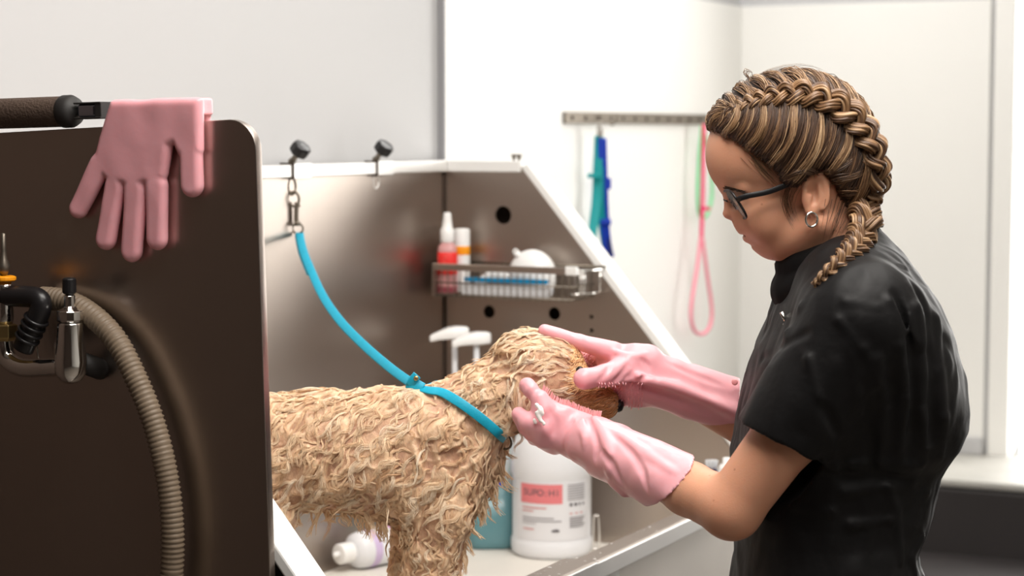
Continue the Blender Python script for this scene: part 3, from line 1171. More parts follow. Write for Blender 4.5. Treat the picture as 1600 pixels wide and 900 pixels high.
def pump(root, top, base_z, nozzle, px_head):
    """pump dispenser: collar, stem and flat lever head; nozzle = direction the spout points"""
    q = new()
    lathe(q, [(.017, 0), (.018, .002), (.018, .018), (.014, .022), (.008, .024)], Matrix.Translation(Vector((top.x, top.y, base_z))), 24)
    obj('pump_collar', q, MT['white'], root, smooth=True, bevel=.0006)
    q = new()
    h = top.z - base_z
    lathe(q, [(.0065, .02), (.0065, h * .55), (.0055, h * .56), (.0055, h)], Matrix.Translation(Vector((top.x, top.y, base_z))), 16)
    obj('pump_stem', q, MT['milk'], root, smooth=True)
    n = Vector(nozzle).normalized()
    side = Vector((-n.y, n.x, 0))
    q = new()
    prof = [(-.026, .010, .000, .018), (-.022, .015, -.002, .020), (-.004, .017, -.003, .021), (.012, .015, -.003, .019), (.030, .009, -.004, .012), (.044, .006, -.007, .006), (.048, .005, -.007, .003)]
    rings = []
    for x, w, zl, zh in prof:
        c = top + n * x
        rings.append([q.verts.new(c + side * (w * cx) + Vector((0, 0, zl + (zh - zl) * cz))) for cx, cz in ((-1, .1), (-.7, 0), (.7, 0), (1, .1), (1, .75), (.7, 1), (-.7, 1), (-1, .75))])
    for A_, B_ in zip(rings, rings[1:]):
        for k in range(8):
            q.faces.new((A_[k], A_[(k + 1) % 8], B_[(k + 1) % 8], B_[k]))
    q.faces.new(rings[0][::-1])
    q.faces.new(rings[-1])
    obj('pump_head', q, MT['white'], root, smooth=True, bevel=.001)


tp = P(743, 537, 3.70)
pump(tj, Vector((tc_.x - .028, tc_.y, tp.z)), zf + .249, (-.80, -.25, 0), 0)
# white pump bottle half hidden by the dog
wc = P(708, 868, 3.74)
wc.z = zf
wb = thing('pump_bottle', wc, 'white pump bottle in the tub corner half hidden by the dog', 'bottle')
q = new()
lathe(q, [(.030, 0), (.034, .004), (.036, .012), (.036, .19), (.030, .212), (.017, .222), (.014, .236)], Matrix.Translation(wc) , 32, sx=.6)
obj('body', q, MT['milk'], wb, smooth=True)
tp = P(717, 527, 3.74)
pump(wb, Vector((wc.x + .004, wc.y, tp.z)), zf + .234, (-.9, -.2, 0), 0)
# lying squeeze bottle
lb0, lb1 = P(549, 858, 3.50), P(640, 852, 3.60)
lb0.z = lb1.z = zf + .0335
ax = (lb1 - lb0).normalized()
ly = thing('squeeze_bottle', (lb0 + lb1) / 2 - Vector((0, 0, .0335)), 'white squeeze bottle with lilac stripe lying on the tub floor', 'bottle')
ML = axis_matrix(lb0, ax)
q = new()
lathe(q, [(.015, -.002), (.024, .003), (.031, .010), (.0335, .022), (.0335, .108), (.031, .116), (.022, .119)], ML, 32)
obj('body', q, MT['milk'], ly, smooth=True)
for name, x0, x1, m in (('lilac_stripe', .030, .047, 'lilac'), ('magenta_mark', .086, .092, 'magenta')):
    q = new()
    lathe(q, [(.0336, x0), (.0338, x0 + .0004), (.0338, x1 - .0004), (.0336, x1)], ML, 32)
    obj(name, q, MT[m], ly, smooth=True)
q = new()
lathe(q, [(.017, -.030), (.0185, -.028), (.0185, -.002), (.0165, -.0015)], ML, 28)
obj('cap', q, MT['white'], ly, smooth=True, bevel=.0006)
q = new()
lathe(q, [(.0025, -.042), (.0045, -.040), (.006, -.030)], ML, 16)
obj('nozzle', q, MT['white'], ly, smooth=True)
# wire hook beside the jug
wh = new()
h0 = T_at(928, 806, .10)
hk = T_at(926, 850, .10)
tube(wh, smooth_path([T(h0[0] - .002, .10, ZF + .003), T(h0[0], .10, h0[1] - .005), T(h0[0] + .004, .10, h0[1]), T(h0[0] + .010, .10, h0[1] - .005), T(h0[0] + .012, .10, ZF + .003)], 6), .0018, 8)
hook = obj('wire_holder', wh, MT['chrome'], smooth=True)
tag(hook, 'thin bent wire holder beside the big white jug', 'holder')
# brush and white bottle at the far front corner
bz = CAMZ + ZR + .0006
c = T(AR + .006, .045, 0)
c = P(1132, 740, T(AR + .006, .03, 0).y)
c = T(AR + .008, max(.018, B_at(1136, 750, AR + .008)[0]), ZR + .0006)
wbt = thing('travel_bottle', c, 'small white bottle on the tub rail behind the bent arm', 'bottle')
q = new()
lathe(q, [(.014, 0), (.016, .003), (.016, .045), (.013, .052), (.008, .055), (.008, .064), (.004, .065)], up(c), 24)
obj('body', q, MT['white'], wbt, smooth=True)
q = new()
lathe(q, [(.0161, .010), (.0163, .0105), (.0163, .018), (.0161, .0185)], up(c), 24)
obj('band', q, MT['bluecomb'], wbt, smooth=True)
c2 = T(AR + .004, B_at(1112, 750, AR + .004)[0], ZR + .0006)
brs = thing('dark_brush', c2, 'dark purple brush standing on the tub rail behind the arm', 'brush')
q = new()
lathe(q, [(.009, 0), (.011, .004), (.011, .020), (.008, .026), (.0085, .036), (.011, .046), (.0105, .054), (.006, .058)], up(c2), 20)
obj('handle', q, MT['purple'], brs, smooth=True)
q = new()
for k in range(40):
    t = k * 2.4
    r_ = .009 * math.sqrt((k + .5) / 40)
    tube(q, [c2 + Vector((r_ * math.cos(t), r_ * math.sin(t), .056)), c2 + Vector((r_ * 1.3 * math.cos(t), r_ * 1.3 * math.sin(t), .070))], .0007, 5)
obj('bristles', q, MT['milk'], brs)

# ================================================================== LEASH RACK ON THE BACK WALL
AW = -.021


def WP(px, py, off=0.0):
    b_, z_ = B_at(px, py, AW + off)
    return T(AW + off, b_, z_)


b0, z0_ = B_at(880, 184, AW)
b1, z1_ = B_at(1128, 187, AW)
rk = thing('leash_rack', T(AW, (b0 + b1) / 2, z0_), 'long steel rack strip screwed to the white wall', 'rack')
q = new()
tbox(q, AW, AW + .006, b1, b0, z0_ - .013, z0_ + .013)
obj('strip', q, MT['nickel'], rk, bevel=.001)
for k in range(14):
    bb_ = b0 + (b1 - b0) * (k + .5) / 14
    q = new()
    lathe(q, [(.005, 0), (.005, .002), (.002, .003)], axis_matrix(T(AW + .006, bb_, z0_), Vector((VX, VY, 0))), 10)
    obj('screw', q, MT['hole'], rk)
for px in (936, 1097):
    q = new()
    s0 = WP(px, 184, .006)
    n_ = Vector((VX, VY, 0))
    tube(q, smooth_path([s0 + Vector((0, 0, .004)), s0 + n_ * .02 + Vector((0, 0, -.004)), s0 + n_ * .03 + Vector((0, 0, -.016)), s0 + n_ * .042 + Vector((0, 0, -.010)), s0 + n_ * .045 + Vector((0, 0, .006))], 6), .0022, 10)
    obj('hook', q, MT['nickel'], rk, smooth=True)


def wbox(q, x0, x1, y0, y1, o0, o1):
    """small box facing into the room, o0..o1 off the wall"""
    a_ = AW + (o0 + o1) / 2
    b_, z_ = B_at((x0 + x1) / 2, (y0 + y1) / 2, a_)
    c_ = T(a_, b_, z_)
    w_, h_ = (x1 - x0) / 2 * c_.y / FPX, (y1 - y0) / 2 * c_.y / FPX
    d_ = (o1 - o0) / 2
    box(q, (-w_, -d_ * .6, -h_), (w_, d_ * .6, h_), Matrix.Translation(c_))


def strap(pxs, off, w, m, name, parent, th=.0012):
    q = new()
    tube(q, smooth_path([WP(x, y, off) for x, y in pxs], 6), 1, flat=(w, th), up=Vector((-.15, -1, 0)))
    return obj(name, q, m, parent, smooth=True)


wsc = 4.6 / FPX
# teal leash
te = thing('teal_leash', WP(936, 210, .034), 'teal webbing leash hanging from the wall rack', 'leash', 'leashes on the wall rack')
strap([(936, 212), (934, 260), (932, 310), (928, 345), (925, 372), (927, 392)], .030, 7 * wsc, MT['teal'], 'strap', te)
strap([(937, 212), (937, 270), (938, 320), (941, 352), (945, 378), (950, 400)], .033, 6.2 * wsc, MT['teal'], 'strap', te)
q = new()
wbox(q, 918, 940, 271, 278, .024, .042)
obj('slider', q, MT['teal'], te, bevel=.001)
q = new()
ring_bm(q, WP(936, 204, .034), .008, .0018, (VX, VY, 0), 20, 8, 1.5)
obj('ring', q, MT['nickel'], te, smooth=True)
# blue leash
bl = thing('blue_leash', WP(941, 215, .040), 'blue webbing leash with navy buckles beside the teal leash', 'leash', 'leashes on the wall rack')
strap([(941, 216), (942, 260), (944, 320), (946, 360), (949, 384), (953, 402)], .040, 7 * wsc, MT['blue'], 'strap', bl)
for y0, y1 in ((278, 296), (342, 352)):
    q = new()
    wbox(q, 938, 955, y0, y1, .034, .052)
    obj('buckle', q, MT['blue'], bl, bevel=.003)
q = new()
tube(q, smooth_path([WP(948, 350, .042), WP(951, 375, .044), WP(954, 398, .044)], 5), .004, 8)
obj('tail', q, MT['navy'], bl, smooth=True)
q = new()
ring_bm(q, WP(939, 208, .042), .007, .0018, (VX, VY, 0), 20, 8, 1.4)
obj('ring', q, MT['nickel'], bl, smooth=True)
# mint leash
gl = thing('mint_leash', WP(1096, 200, .034), 'thin mint green loop leash behind the hot pink leash', 'leash', 'leashes on the wall rack')
q = new()
tube(q, smooth_path([WP(1097, 196, .03), WP(1093, 240, .03), WP(1090, 300, .03), WP(1093, 335, .03), WP(1103, 338, .03), WP(1112, 310, .03), WP(1111, 260, .03), WP(1102, 210, .03)], 8), .0042, 10)
obj('loop', q, MT['green'], gl, smooth=True)
# hot pink leash
pk_ = thing('pink_leash', WP(1098, 230, .04), 'hot pink leash with a pale pink loop hanging on the wall', 'leash', 'leashes on the wall rack')
q = new()
tube(q, smooth_path([WP(1100, 194, .042), WP(1099, 240, .040), WP(1098, 290, .040), WP(1097, 340, .040), WP(1096, 372, .040)], 6), .0052, 10)
obj('strap', q, MT['hotpink'], pk_, smooth=True)
q = new()
tube(q, smooth_path([WP(1095, 372, .040), WP(1089, 420, .040), WP(1081, 470, .040), WP(1080, 500, .040), WP(1087, 519, .040), WP(1100, 521, .040), WP(1110, 507, .040), WP(1112, 480, .040), WP(1105, 430, .040), WP(1098, 374, .040)], 8), .0048, 10)
obj('loop', q, MT['palepink'], pk_, smooth=True)
q = new()
wbox(q, 1091, 1110, 323, 329, .034, .046)
obj('slider', q, MT['hotpink'], pk_, bevel=.001)
# ================================================================== THE DOG
DY = 2.72
DS = DY / FPX


def D(px, py, dz=0.0, Y0=DY):
    """side view of the dog: photo position on its middle plane, dz pixels towards the far side"""
    p = P(px, py, Y0)
    return (p.x, Y0 + dz * Y0 / FPX, p.z)


def dog_sdf(p):
    s = DS
    E = lambda px, py, dz, rx, ry, rz, rot=0: s_ell(p, D(px, py, dz), (rx * s, rz * s, ry * s), rotY(rot))
    C = lambda a, b, ra, rb, **k: s_cap(p, D(*a), D(*b), ra * s, rb * s, **k)
    d = E(630, 712, 0, 128, 102, 84)
    d = smin(d, E(500, 704, 0, 140, 90, 74), 40 * s)
    d = smin(d, E(385, 716, 0, 88, 90, 76), 40 * s)
    d = smin(d, E(722, 705, 0, 62, 84, 64), 30 * s)
    d = smin(d, C((700, 668, 0), (812, 596, 0), 62, 52), 30 * s)
    # head
    d = smin(d, E(850, 572, 0, 62, 54, 50, 12), 22 * s)
    d = smin(d, E(815, 553, 0, 38, 34, 36), 16 * s)
    d = smin(d, E(868, 604, 0, 48, 36, 44, 25), 16 * s)
    m = C((885, 598, 0), (945, 630, 0), 35, 22)
    d = smin(d, m, 16 * s)
    d = smin(d, C((900, 622, 0), (938, 644, 0), 20, 11), 8 * s)
    # eye hollows
    for z in (-1, 1):
        d = smax(d, -E(905, 573, z * 36, 9, 8, 8), 8 * s)
    # ears hanging beside the head
    for z in (-1, 1):
        e = E(818, 604, z * 50, 25, 62, 11, 14)
        d = smin(d, e, 10 * s)
    # shoulders and front legs
    for z in (-1, 1):
        x = 0 if z < 0 else -28
        d = smin(d, E(690 + x, 752, z * 44, 52, 84, 38), 26 * s)
        d = smin(d, C((688 + x, 800, z * 44), (674 + x, 905, z * 44), 44, 37), 18 * s)
        d = smin(d, C((674 + x, 905, z * 44), (672 + x, 1055, z * 42), 36, 29), 14 * s)
        d = smin(d, C((672 + x, 1070, z * 42), (690 + x, 1078, z * 42), 30, 26), 12 * s)
        # hind legs
        d = smin(d, E(395, 780, z * 40, 60, 82, 40, 8), 26 * s)
        d = smin(d, C((408, 815, z * 44), (418, 885, z * 44), 46, 32), 18 * s)
        d = smin(d, C((418, 885, z * 44), (352, 985, z * 44), 32, 20), 12 * s)
        d = smin(d, C((352, 985, z * 44), (362, 1070, z * 44), 20, 19), 10 * s)
        d = smin(d, C((362, 1076, z * 44), (385, 1080, z * 44), 25, 23), 10 * s)
    # tail, belly tuft
    d = smin(d, smin(C((320, 670, 0), (285, 600, 0), 26, 20), C((285, 600, 0), (292, 545, 0), 20, 24), 12 * s), 18 * s)
    d = smin(d, C((432, 798, -6), (458, 818, -8), 22, 5), 12 * s)
    # wet coat: curls plastered down as wavy ridges
    px = 800 + p[:, 0] / DY * FPX
    k = np.clip((905 - px) / 50, .10, 1)
    hd = np.clip((px - 800) / 40, 0, 1)
    r1, r2, lump = coat_relief(p)
    return d + lump * k * (1 - .6 * hd) - (r1 * .0042 + r2 * .0022) * k * (1 - .35 * hd)


def coat_relief(p):
    """ridges (0..1) of the big and of the fine curls, and the soft lumps beneath"""
    # flow runs down and back: squeeze space across it so that the ridges are drawn out along it
    f = np.array([-.55, 0, -.83], dtype=np.float32)
    a = (p @ f)[:, None] * f
    q = p - a * .45
    w = np.stack([vnoise(q * 24, 3), vnoise(q * 24 + 9.1, 4), vnoise(q * 24 - 5.3, 5)], -1)
    w2 = np.stack([vnoise(q * 60, 13), vnoise(q * 60 + 9.1, 14), vnoise(q * 60 - 5.3, 15)], -1)
    n1 = vnoise(q * 46 + w * 1.15, 8)
    n2 = vnoise(q * 105 + w * 1.9 + w2 * .9, 9)
    r1 = np.clip(1 - np.abs(n1) * 2.1, 0, 1)
    r2 = np.clip(1 - np.abs(n2) * 2.0, 0, 1)
    return r1 * r1 * (3 - 2 * r1), r2 * r2, vnoise(q * 20 + w * .5, 18) * .0060


dlo = A3(D(225, 1130, -110)) - .0
dhi = A3(D(990, 490, 110))
dV, dF = sdf_mesh(dog_sdf, np.minimum(dlo, dhi), np.maximum(dlo, dhi), .0021)
dV = relax(dV, dF, 1, .3)
foot_z = dV[:, 2].min()
dog_lift = (CAMZ + ZF) - foot_z        # stand it on the tub floor
m, nt, b = nodes_of('wet_dog_coat')
tc = nt.nodes.new('ShaderNodeTexCoord')
at = nt.nodes.new('ShaderNodeAttribute'); at.attribute_name = 'strand'
n1 = nt.nodes.new('ShaderNodeTexNoise'); n1.inputs['Scale'].default_value = 60; n1.inputs['Detail'].default_value = 6; n1.inputs['Distortion'].default_value = 2.5
L_ = nt.links
L_.new(tc.outputs['Object'], n1.inputs['Vector'])
ad = nt.nodes.new('ShaderNodeMath'); ad.operation = 'MULTIPLY_ADD'; ad.inputs[1].default_value = .5
L_.new(n1.outputs['Fac'], ad.inputs[0])
su = nt.nodes.new('ShaderNodeMath'); su.operation = 'SUBTRACT'; su.inputs[1].default_value = .25
L_.new(at.outputs['Fac'], su.inputs[0]); L_.new(su.outputs[0], ad.inputs[2])
cr = nt.nodes.new('ShaderNodeValToRGB')
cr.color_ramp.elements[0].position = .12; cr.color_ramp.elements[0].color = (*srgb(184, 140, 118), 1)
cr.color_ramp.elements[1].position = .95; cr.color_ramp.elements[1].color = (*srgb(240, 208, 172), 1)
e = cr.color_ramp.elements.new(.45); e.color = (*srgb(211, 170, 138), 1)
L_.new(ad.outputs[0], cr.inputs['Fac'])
L_.new(cr.outputs['Color'], b.inputs['Base Color'])
n3 = nt.nodes.new('ShaderNodeTexNoise'); n3.inputs['Scale'].default_value = 210; n3.inputs['Detail'].default_value = 4; n3.inputs['Distortion'].default_value = 3.5
mp_ = nt.nodes.new('ShaderNodeMapping'); mp_.inputs['Rotation'].default_value = (0, .6, 0); mp_.inputs['Scale'].default_value = (1, 1, .35)
L_.new(tc.outputs['Object'], mp_.inputs['Vector']); L_.new(mp_.outputs['Vector'], n3.inputs['Vector'])
bp = nt.nodes.new('ShaderNodeBump'); bp.inputs['Strength'].default_value = .55; bp.inputs['Distance'].default_value = .0022
L_.new(n3.outputs['Fac'], bp.inputs['Height']); L_.new(bp.outputs['Normal'], b.inputs['Normal'])
b.inputs['Roughness'].default_value = .42
b.inputs['Subsurface Weight'].default_value = .25
b.inputs['Subsurface Radius'].default_value = (1, .65, .45)
b.inputs['Subsurface Scale'].default_value = .006
MT['dog'] = m
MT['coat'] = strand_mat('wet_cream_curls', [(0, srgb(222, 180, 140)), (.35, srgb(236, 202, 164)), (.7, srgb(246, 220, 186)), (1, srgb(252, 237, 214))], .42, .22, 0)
MT['muzzle'] = strand_mat('brown_muzzle_hair', [(0, srgb(158, 106, 60)), (.5, srgb(216, 162, 104)), (1, srgb(244, 204, 154))], .45, .4)

_r1, _r2, _l = coat_relief(dV)
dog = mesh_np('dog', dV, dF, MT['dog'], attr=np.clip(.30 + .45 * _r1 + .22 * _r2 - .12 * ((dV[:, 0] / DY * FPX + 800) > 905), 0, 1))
tag(dog, 'wet cream curly coated small dog standing in the steel tub having its head washed', 'dog')
dbvh = bvh_of(dV, dF)


def grow(bvh, starts, normals, L, flow, amp, freq, lift, curl, K=9):
    """wavy locks that creep over a surface: starts (N,3), flow(p) -> direction"""
    N = len(starts)
    out = np.zeros((N, K, 3))
    nor = np.zeros((N, K, 3))
    for i in range(N):
        p = Vector(starts[i]); n = Vector(normals[i])
        ph = random.uniform(0, 2 * PI)
        a_ = amp[i]
        fl = Vector(flow(p)) + Vector((random.gauss(0, .25), random.gauss(0, .25), random.gauss(0, .25)))
        st = L[i] / (K - 1)
        for k in range(K):
            t = k / (K - 1)
            h = .0006 + lift[i] * math.sin(PI * min(t * .8 + .05, 1)) + curl[i] * max(0, t - .55) ** 2 * 5
            out[i, k] = p + n * h
            nor[i, k] = n
            d = fl - n * fl.dot(n)
            if d.length < 1e-4:
                d = Vector((1, 0, 0)).cross(n)
            d.normalize()
            sd = n.cross(d)
            an = a_ * math.sin(freq[i] * 2 * PI * t + ph) + (curl[i] * 160 * max(0, t - .6))
            d = d * math.cos(an) + sd * math.sin(an)
            q = p + d * st
            loc, nn, _, _ = bvh.find_nearest(q)
            if (loc - q).length < st * .8:
                p, n = loc, nn
            else:
                p = q
                fl = fl * .5 + Vector((0, 0, -1)) * .6
    return out, nor


def sample_surface(V, F, n, wfun=None):
    a = V[F[:, 0]]; b_ = V[F[:, 1]]; c = V[F[:, 2]]; d_ = V[F[:, 3]]
    nr = np.cross(c - a, d_ - b_)
    ar = np.linalg.norm(nr, axis=1) + 1e-12
    cen = (a + b_ + c + d_) / 4
    w = ar * (wfun(cen) if wfun is not None else 1)
    idx = rng.choice(len(F), n, p=w / w.sum())
    u, v = rng.random((n, 1)), rng.random((n, 1))
    pts = (a[idx] * (1 - u) + b_[idx] * u) * (1 - v) + (d_[idx] * (1 - u) + c[idx] * u) * v
    nn = nr / ar[:, None]
    # smooth normals a little by sampling neighbours
    return pts, nn[idx]


dpx = lambda c: 800 + c[..., 0] / DY * FPX
dpy0 = P(800, 500, DY).z


def dpy(z):
    return 500 - (z - dpy0) / DS


def flow_body(p):
    x, y = dpx(np.array(p)), dpy(p.z)
    far = 1 if p.y > DY else -1
    if x > 872:                                      # muzzle: hair lies back
        return Vector((-1, 0, .15 - .3 * (y > 615)))
    if x > 780 and y < 660:                          # skull and ears: back and down
        if y > 570 and x < 850:
            return Vector((-.15, 0, -1))
        return Vector((-1, far * .25, -.25))
    if x > 690 and y < 700:                          # neck
        return Vector((-.45, far * .2, -.9))
    if x > 745:
        return Vector((.1, 0, -1))
    if y > 790 and x > 600:                          # legs
        return Vector((.08, 0, -1))
    if y > 790:
        return Vector((-.1, 0, -1))
    return Vector((-.55, far * .15, -.75))


# the neck loop of the leash is laid out first, so that the coat parts under it
near = [(655, 608), (672, 610), (690, 613), (712, 625), (738, 643), (762, 662), (780, 678), (789, 686)]
pn, un = [], []
for x, y in near:
    h, n_ = hit(dbvh, x, y)
    if h is None or abs(h.y - DY) > .14:
        h, n_ = dbvh.find_nearest(P(x, y, DY - .02))[:2]
    pn.append(P(x, y, h.y - .009)); un.append(Vector((n_.x, n_.y - .35, n_.z)).normalized())
pn[0] = P(652, 606, DY - .012)
pf, uf = [], []
for x, y in near[::-1]:
    h, n_, _, _ = dbvh.find_nearest(Vector(D(x, y, 130)))
    if x > 775: h = Vector(D(x, y, 6)); n_ = Vector((1, .3, -.3))
    pf.append(Vector((P(x, y, DY).x, h.y + .008, P(x, y, DY).z))); uf.append(Vector((n_.x, n_.y + .35, n_.z)).normalized())
pf[-1] = P(654, 606, DY + .004)
pf[0] = Vector(pn[-1]) + Vector((.0, .012, 0))
loop_pts = np.array([list(v) for v in smooth_path(pn[1:], 8) + smooth_path(pf[:-1], 8)])


def wcoat(c):
    x, y = dpx(c), dpy(c[:, 2])
    w = np.ones(len(c))
    w[(x > 905)] = 0                                  # the muzzle has its own hair
    w[(x > 800) & (y < 660)] *= 1.1
    w[c[:, 1] > DY + .02] *= .35                      # far side: sparser
    w[y > 960] *= .5
    w[x < 410] *= .5
    dd = np.sqrt(((c[:, None, :] - loop_pts[None, ::2]) ** 2).sum(-1)).min(1)
    w[dd < .013] = 0
    return w


NL = 1900
KL = 16
ps, ns = sample_surface(dV, dF, NL, wcoat)
xx, yy = dpx(ps), dpy(ps[:, 2])
Ln = rng.uniform(.028, .066, NL)
head = (xx > 790) & (yy < 660)
leg = (yy > 790) & (xx > 600)
topk = head & (yy < 552) & (xx < 845)
neck = (xx > 700) & (xx < 800) & (yy < 700)
Ln[head & (xx > 865)] *= .55
Ln[leg | neck] *= .8
amp = rng.uniform(.5, 1.2, NL)
amp[leg | neck] = rng.uniform(.7, 1.5, (leg | neck).sum())
amp[head] = rng.uniform(.12, .45, head.sum())
amp[topk] = rng.uniform(.5, 1.2, topk.sum())
fr_ = rng.uniform(.7, 1.3, NL)
fr_[leg | neck] *= 1.15
lift = rng.uniform(.0000, .0013, NL) + (rng.random(NL) < .10) * rng.uniform(.001, .004, NL)
lift[topk] += rng.uniform(0, .003, topk.sum())
back = (ns[:, 2] > .6) & (xx < 790)
lift[back] += rng.uniform(0, .0025, back.sum())
curl = rng.uniform(.001, .006, NL) * (rng.random(NL) < .45)
curl[head] *= .25
curl[back] += rng.uniform(0, .003, back.sum())
chest = (xx > 730) & (xx < 800) & (yy > 640) & (yy < 770)
curl[chest] += .004
tuft0 = rng.random(NL) < .10
lift[tuft0 & ~head] += rng.uniform(.002, .005, (tuft0 & ~head).sum())
paths, nors = grow(dbvh, ps, ns, Ln, flow_body, amp, fr_, lift, curl, KL)
for _ in range(2):
    paths[:, 1:-1] = (paths[:, :-2] + 2 * paths[:, 1:-1] + paths[:, 2:]) / 4
    nors[:, 1:-1] = nors[:, :-2] + 2 * nors[:, 1:-1] + nors[:, 2:]
nors /= np.linalg.norm(nors, axis=2, keepdims=True) + 1e-9
tt = np.linspace(0, 1, KL)
clump = rng.uniform(.0009, .0026, NL)
tuft = tuft0 & ~head
clump[tuft] = rng.uniform(.0028, .0048, tuft.sum())
clump[leg | neck] *= .75
ids = np.clip(rng.normal(.48, .18, NL) + tuft * .25 + head * .30, 0, 1)
allp, allr, alln, alli = [], [], [], []
tgn = np.gradient(paths, axis=1)
tgn /= np.linalg.norm(tgn, axis=2, keepdims=True) + 1e-9
side = np.cross(tgn, nors)
NS = 11
for j in range(NS):
    u0 = (j + .5) / NS * 2 - 1
    wid = (np.sin(np.clip(tt * .95 + .10, 0, 1) * PI)) ** .8 * .95 + .22 * (1 - tt)
    off = ((u0 + rng.normal(0, .14, NL)) * clump)[:, None, None] * side * wid[None, :, None]
    wob = .0011 * (.3 + tt[None]) * np.sin(tt[None] * rng.uniform(6, 14, (NL, 1)) + rng.uniform(0, 6.3, (NL, 1)))
    off = off + side * wob[..., None]
    crown = (1 - u0 * u0) * .22 * clump
    off = off + nors * (crown[:, None] * wid[None])[:, :, None] + nors * rng.uniform(-.0003, .0007, (NL, 1, 1))
    allp.append(paths + off)
    allr.append(rng.uniform(.00020, .00036, (NL, 1)) * (np.minimum(1, .5 + tt * 3) * (1.03 - tt ** 3))[None])
    alln.append(nors)
    alli.append(np.clip(ids + rng.normal(.05, .10, NL), 0, 1))
cV, cF, cA = strands_mesh(np.concatenate(allp), np.concatenate(allr), np.concatenate(alli), 4, 1, np.concatenate(alln))
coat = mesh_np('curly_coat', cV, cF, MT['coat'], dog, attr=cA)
coat['kind'] = 'stuff'

# hanging wet tips under the belly, chest and elbows
tipsP, tipsR = [], []
for px, py, dz, ln, sway in [(496, 800, -20, .040, -.3), (512, 802, 0, .022, .6), (540, 812, -10, .020, .3), (557, 824, -22, .028, .2), (566, 832, -40, .030, -.1), (588, 834, -30, .030, .2),
                             (600, 836, -44, .030, .1), (612, 838, -50, .024, -.2), (640, 836, -60, .020, .2), (748, 776, -20, .040, -.1), (742, 778, -30, .036, .1), (752, 768, -10, .040, .5), (736, 780, -20, .032, .1),
                             (770, 742, -14, .030, .9), (762, 752, -20, .034, .3), (778, 728, -8, .030, .6), (725, 838, -38, .030, .5), (718, 862, -40, .034, .2), (722, 815, -40, .026, .9), (785, 706, 0, .022, .9),
                             (626, 842, 30, .04, .2), (634, 846, 34, .05, .1), (455, 812, -8, .016, .5), (520, 806, -14, .018, -.5)]:
    for rep in range(9):
        p0 = Vector(D(px + random.uniform(-5, 5), py - 10, dz + random.uniform(-8, 8)))
        loc, n_, _, _ = dbvh.find_nearest(p0)
        q = []
        cdir = random.uniform(-1, 1)
        for k in range(9):
            t = k / 8
            q.append(loc + Vector((sway * ln * t * t * .8 + .003 * math.sin(t * 5 + cdir * 3), cdir * .004 * t, -ln * t * (1 - .15 * abs(sway) * t))))
        tipsP.append(q)
        tipsR.append([(.0018 * (1 - t) ** .9 + .0002) * random.uniform(.5, 1) for t in np.linspace(0, 1, 9)])
tV, tF, tA = strands_mesh(np.array(tipsP, dtype=float), np.array(tipsR), rng.uniform(.35, .8, len(tipsP)), 6, .7)
wt = mesh_np('wet_tips', tV, tF, MT['coat'], dog, attr=tA)
wt['kind'] = 'stuff'

# short brown hair on the muzzle
NM = 2600
psm, nsm = sample_surface(dV, dF, NM, lambda c: ((dpx(c) > 893) & (dpx(c) < 966)).astype(float))
xm = dpx(psm)
pm, nm = grow(dbvh, psm, nsm, rng.uniform(.008, .017, NM), lambda p: Vector((-1, 0, -.30)), rng.uniform(.1, .4, NM), rng.uniform(.5, 1, NM), rng.uniform(.0005, .002, NM), np.zeros(NM), 6)
t6 = np.linspace(0, 1, 6)
mV, mF, mA = strands_mesh(pm, rng.uniform(.0006, .0011, (NM, 1)) * (1.05 - t6)[None], np.clip(rng.normal(.5, .25, NM) + np.clip((925 - xm) / 40, 0, .6), 0, 1), 4, .8, nm)
mh = mesh_np('muzzle_hair', mV, mF, MT['muzzle'], dog, attr=mA)
mh['kind'] = 'stuff'
# nose, eyes
q = new()
c = Vector(D(965, 634, 0))
lathe(q, [(.0008, .0085), (.005, .008), (.0085, .005), (.0098, 0), (.0088, -.006), (.004, -.009)], axis_matrix(c, Vector((.85, 0, -.35))), 24, sy=.95)
obj('nose', q, mat('wet_black_nose', (.012, .010, .011), .25, bump=.3, bscale=700), dog, smooth=True)
for z in (-1, 1):
    q = new()
    lathe(q, [(.0058 * math.cos(t) if abs(t) < 1.55 else .0002, .0058 * math.sin(t)) for t in np.linspace(-PI / 2, PI / 2, 12)], Matrix.Translation(Vector(D(905, 575, z * 31))), 20)
    obj('eye', q, MT['black'], dog, smooth=True)

# ================================================================== AQUA LEASH
ls = thing('grooming_leash', ring1, 'aqua nylon grooming leash looped round the dog and hung from the clamp', 'leash')


def ribbon(pts, w, th, ups, name, m=MT['aqua'], parent=ls, closed=False, n=6):
    q = new()
    path = smooth_path(pts, n)
    upl = None
    if isinstance(ups, list):
        upl = []
        for i in range(len(path)):
            t = min(i / n, len(ups) - 1)
            a_, b_ = int(t), min(int(t) + 1, len(ups) - 1)
            upl.append(Vector(ups[a_]).lerp(Vector(ups[b_]), t - a_).normalized())
    tube(q, path, 1, flat=(w, th), up=upl or ups)
    return obj(name, q, m, parent, smooth=True)


yr = ring1.y
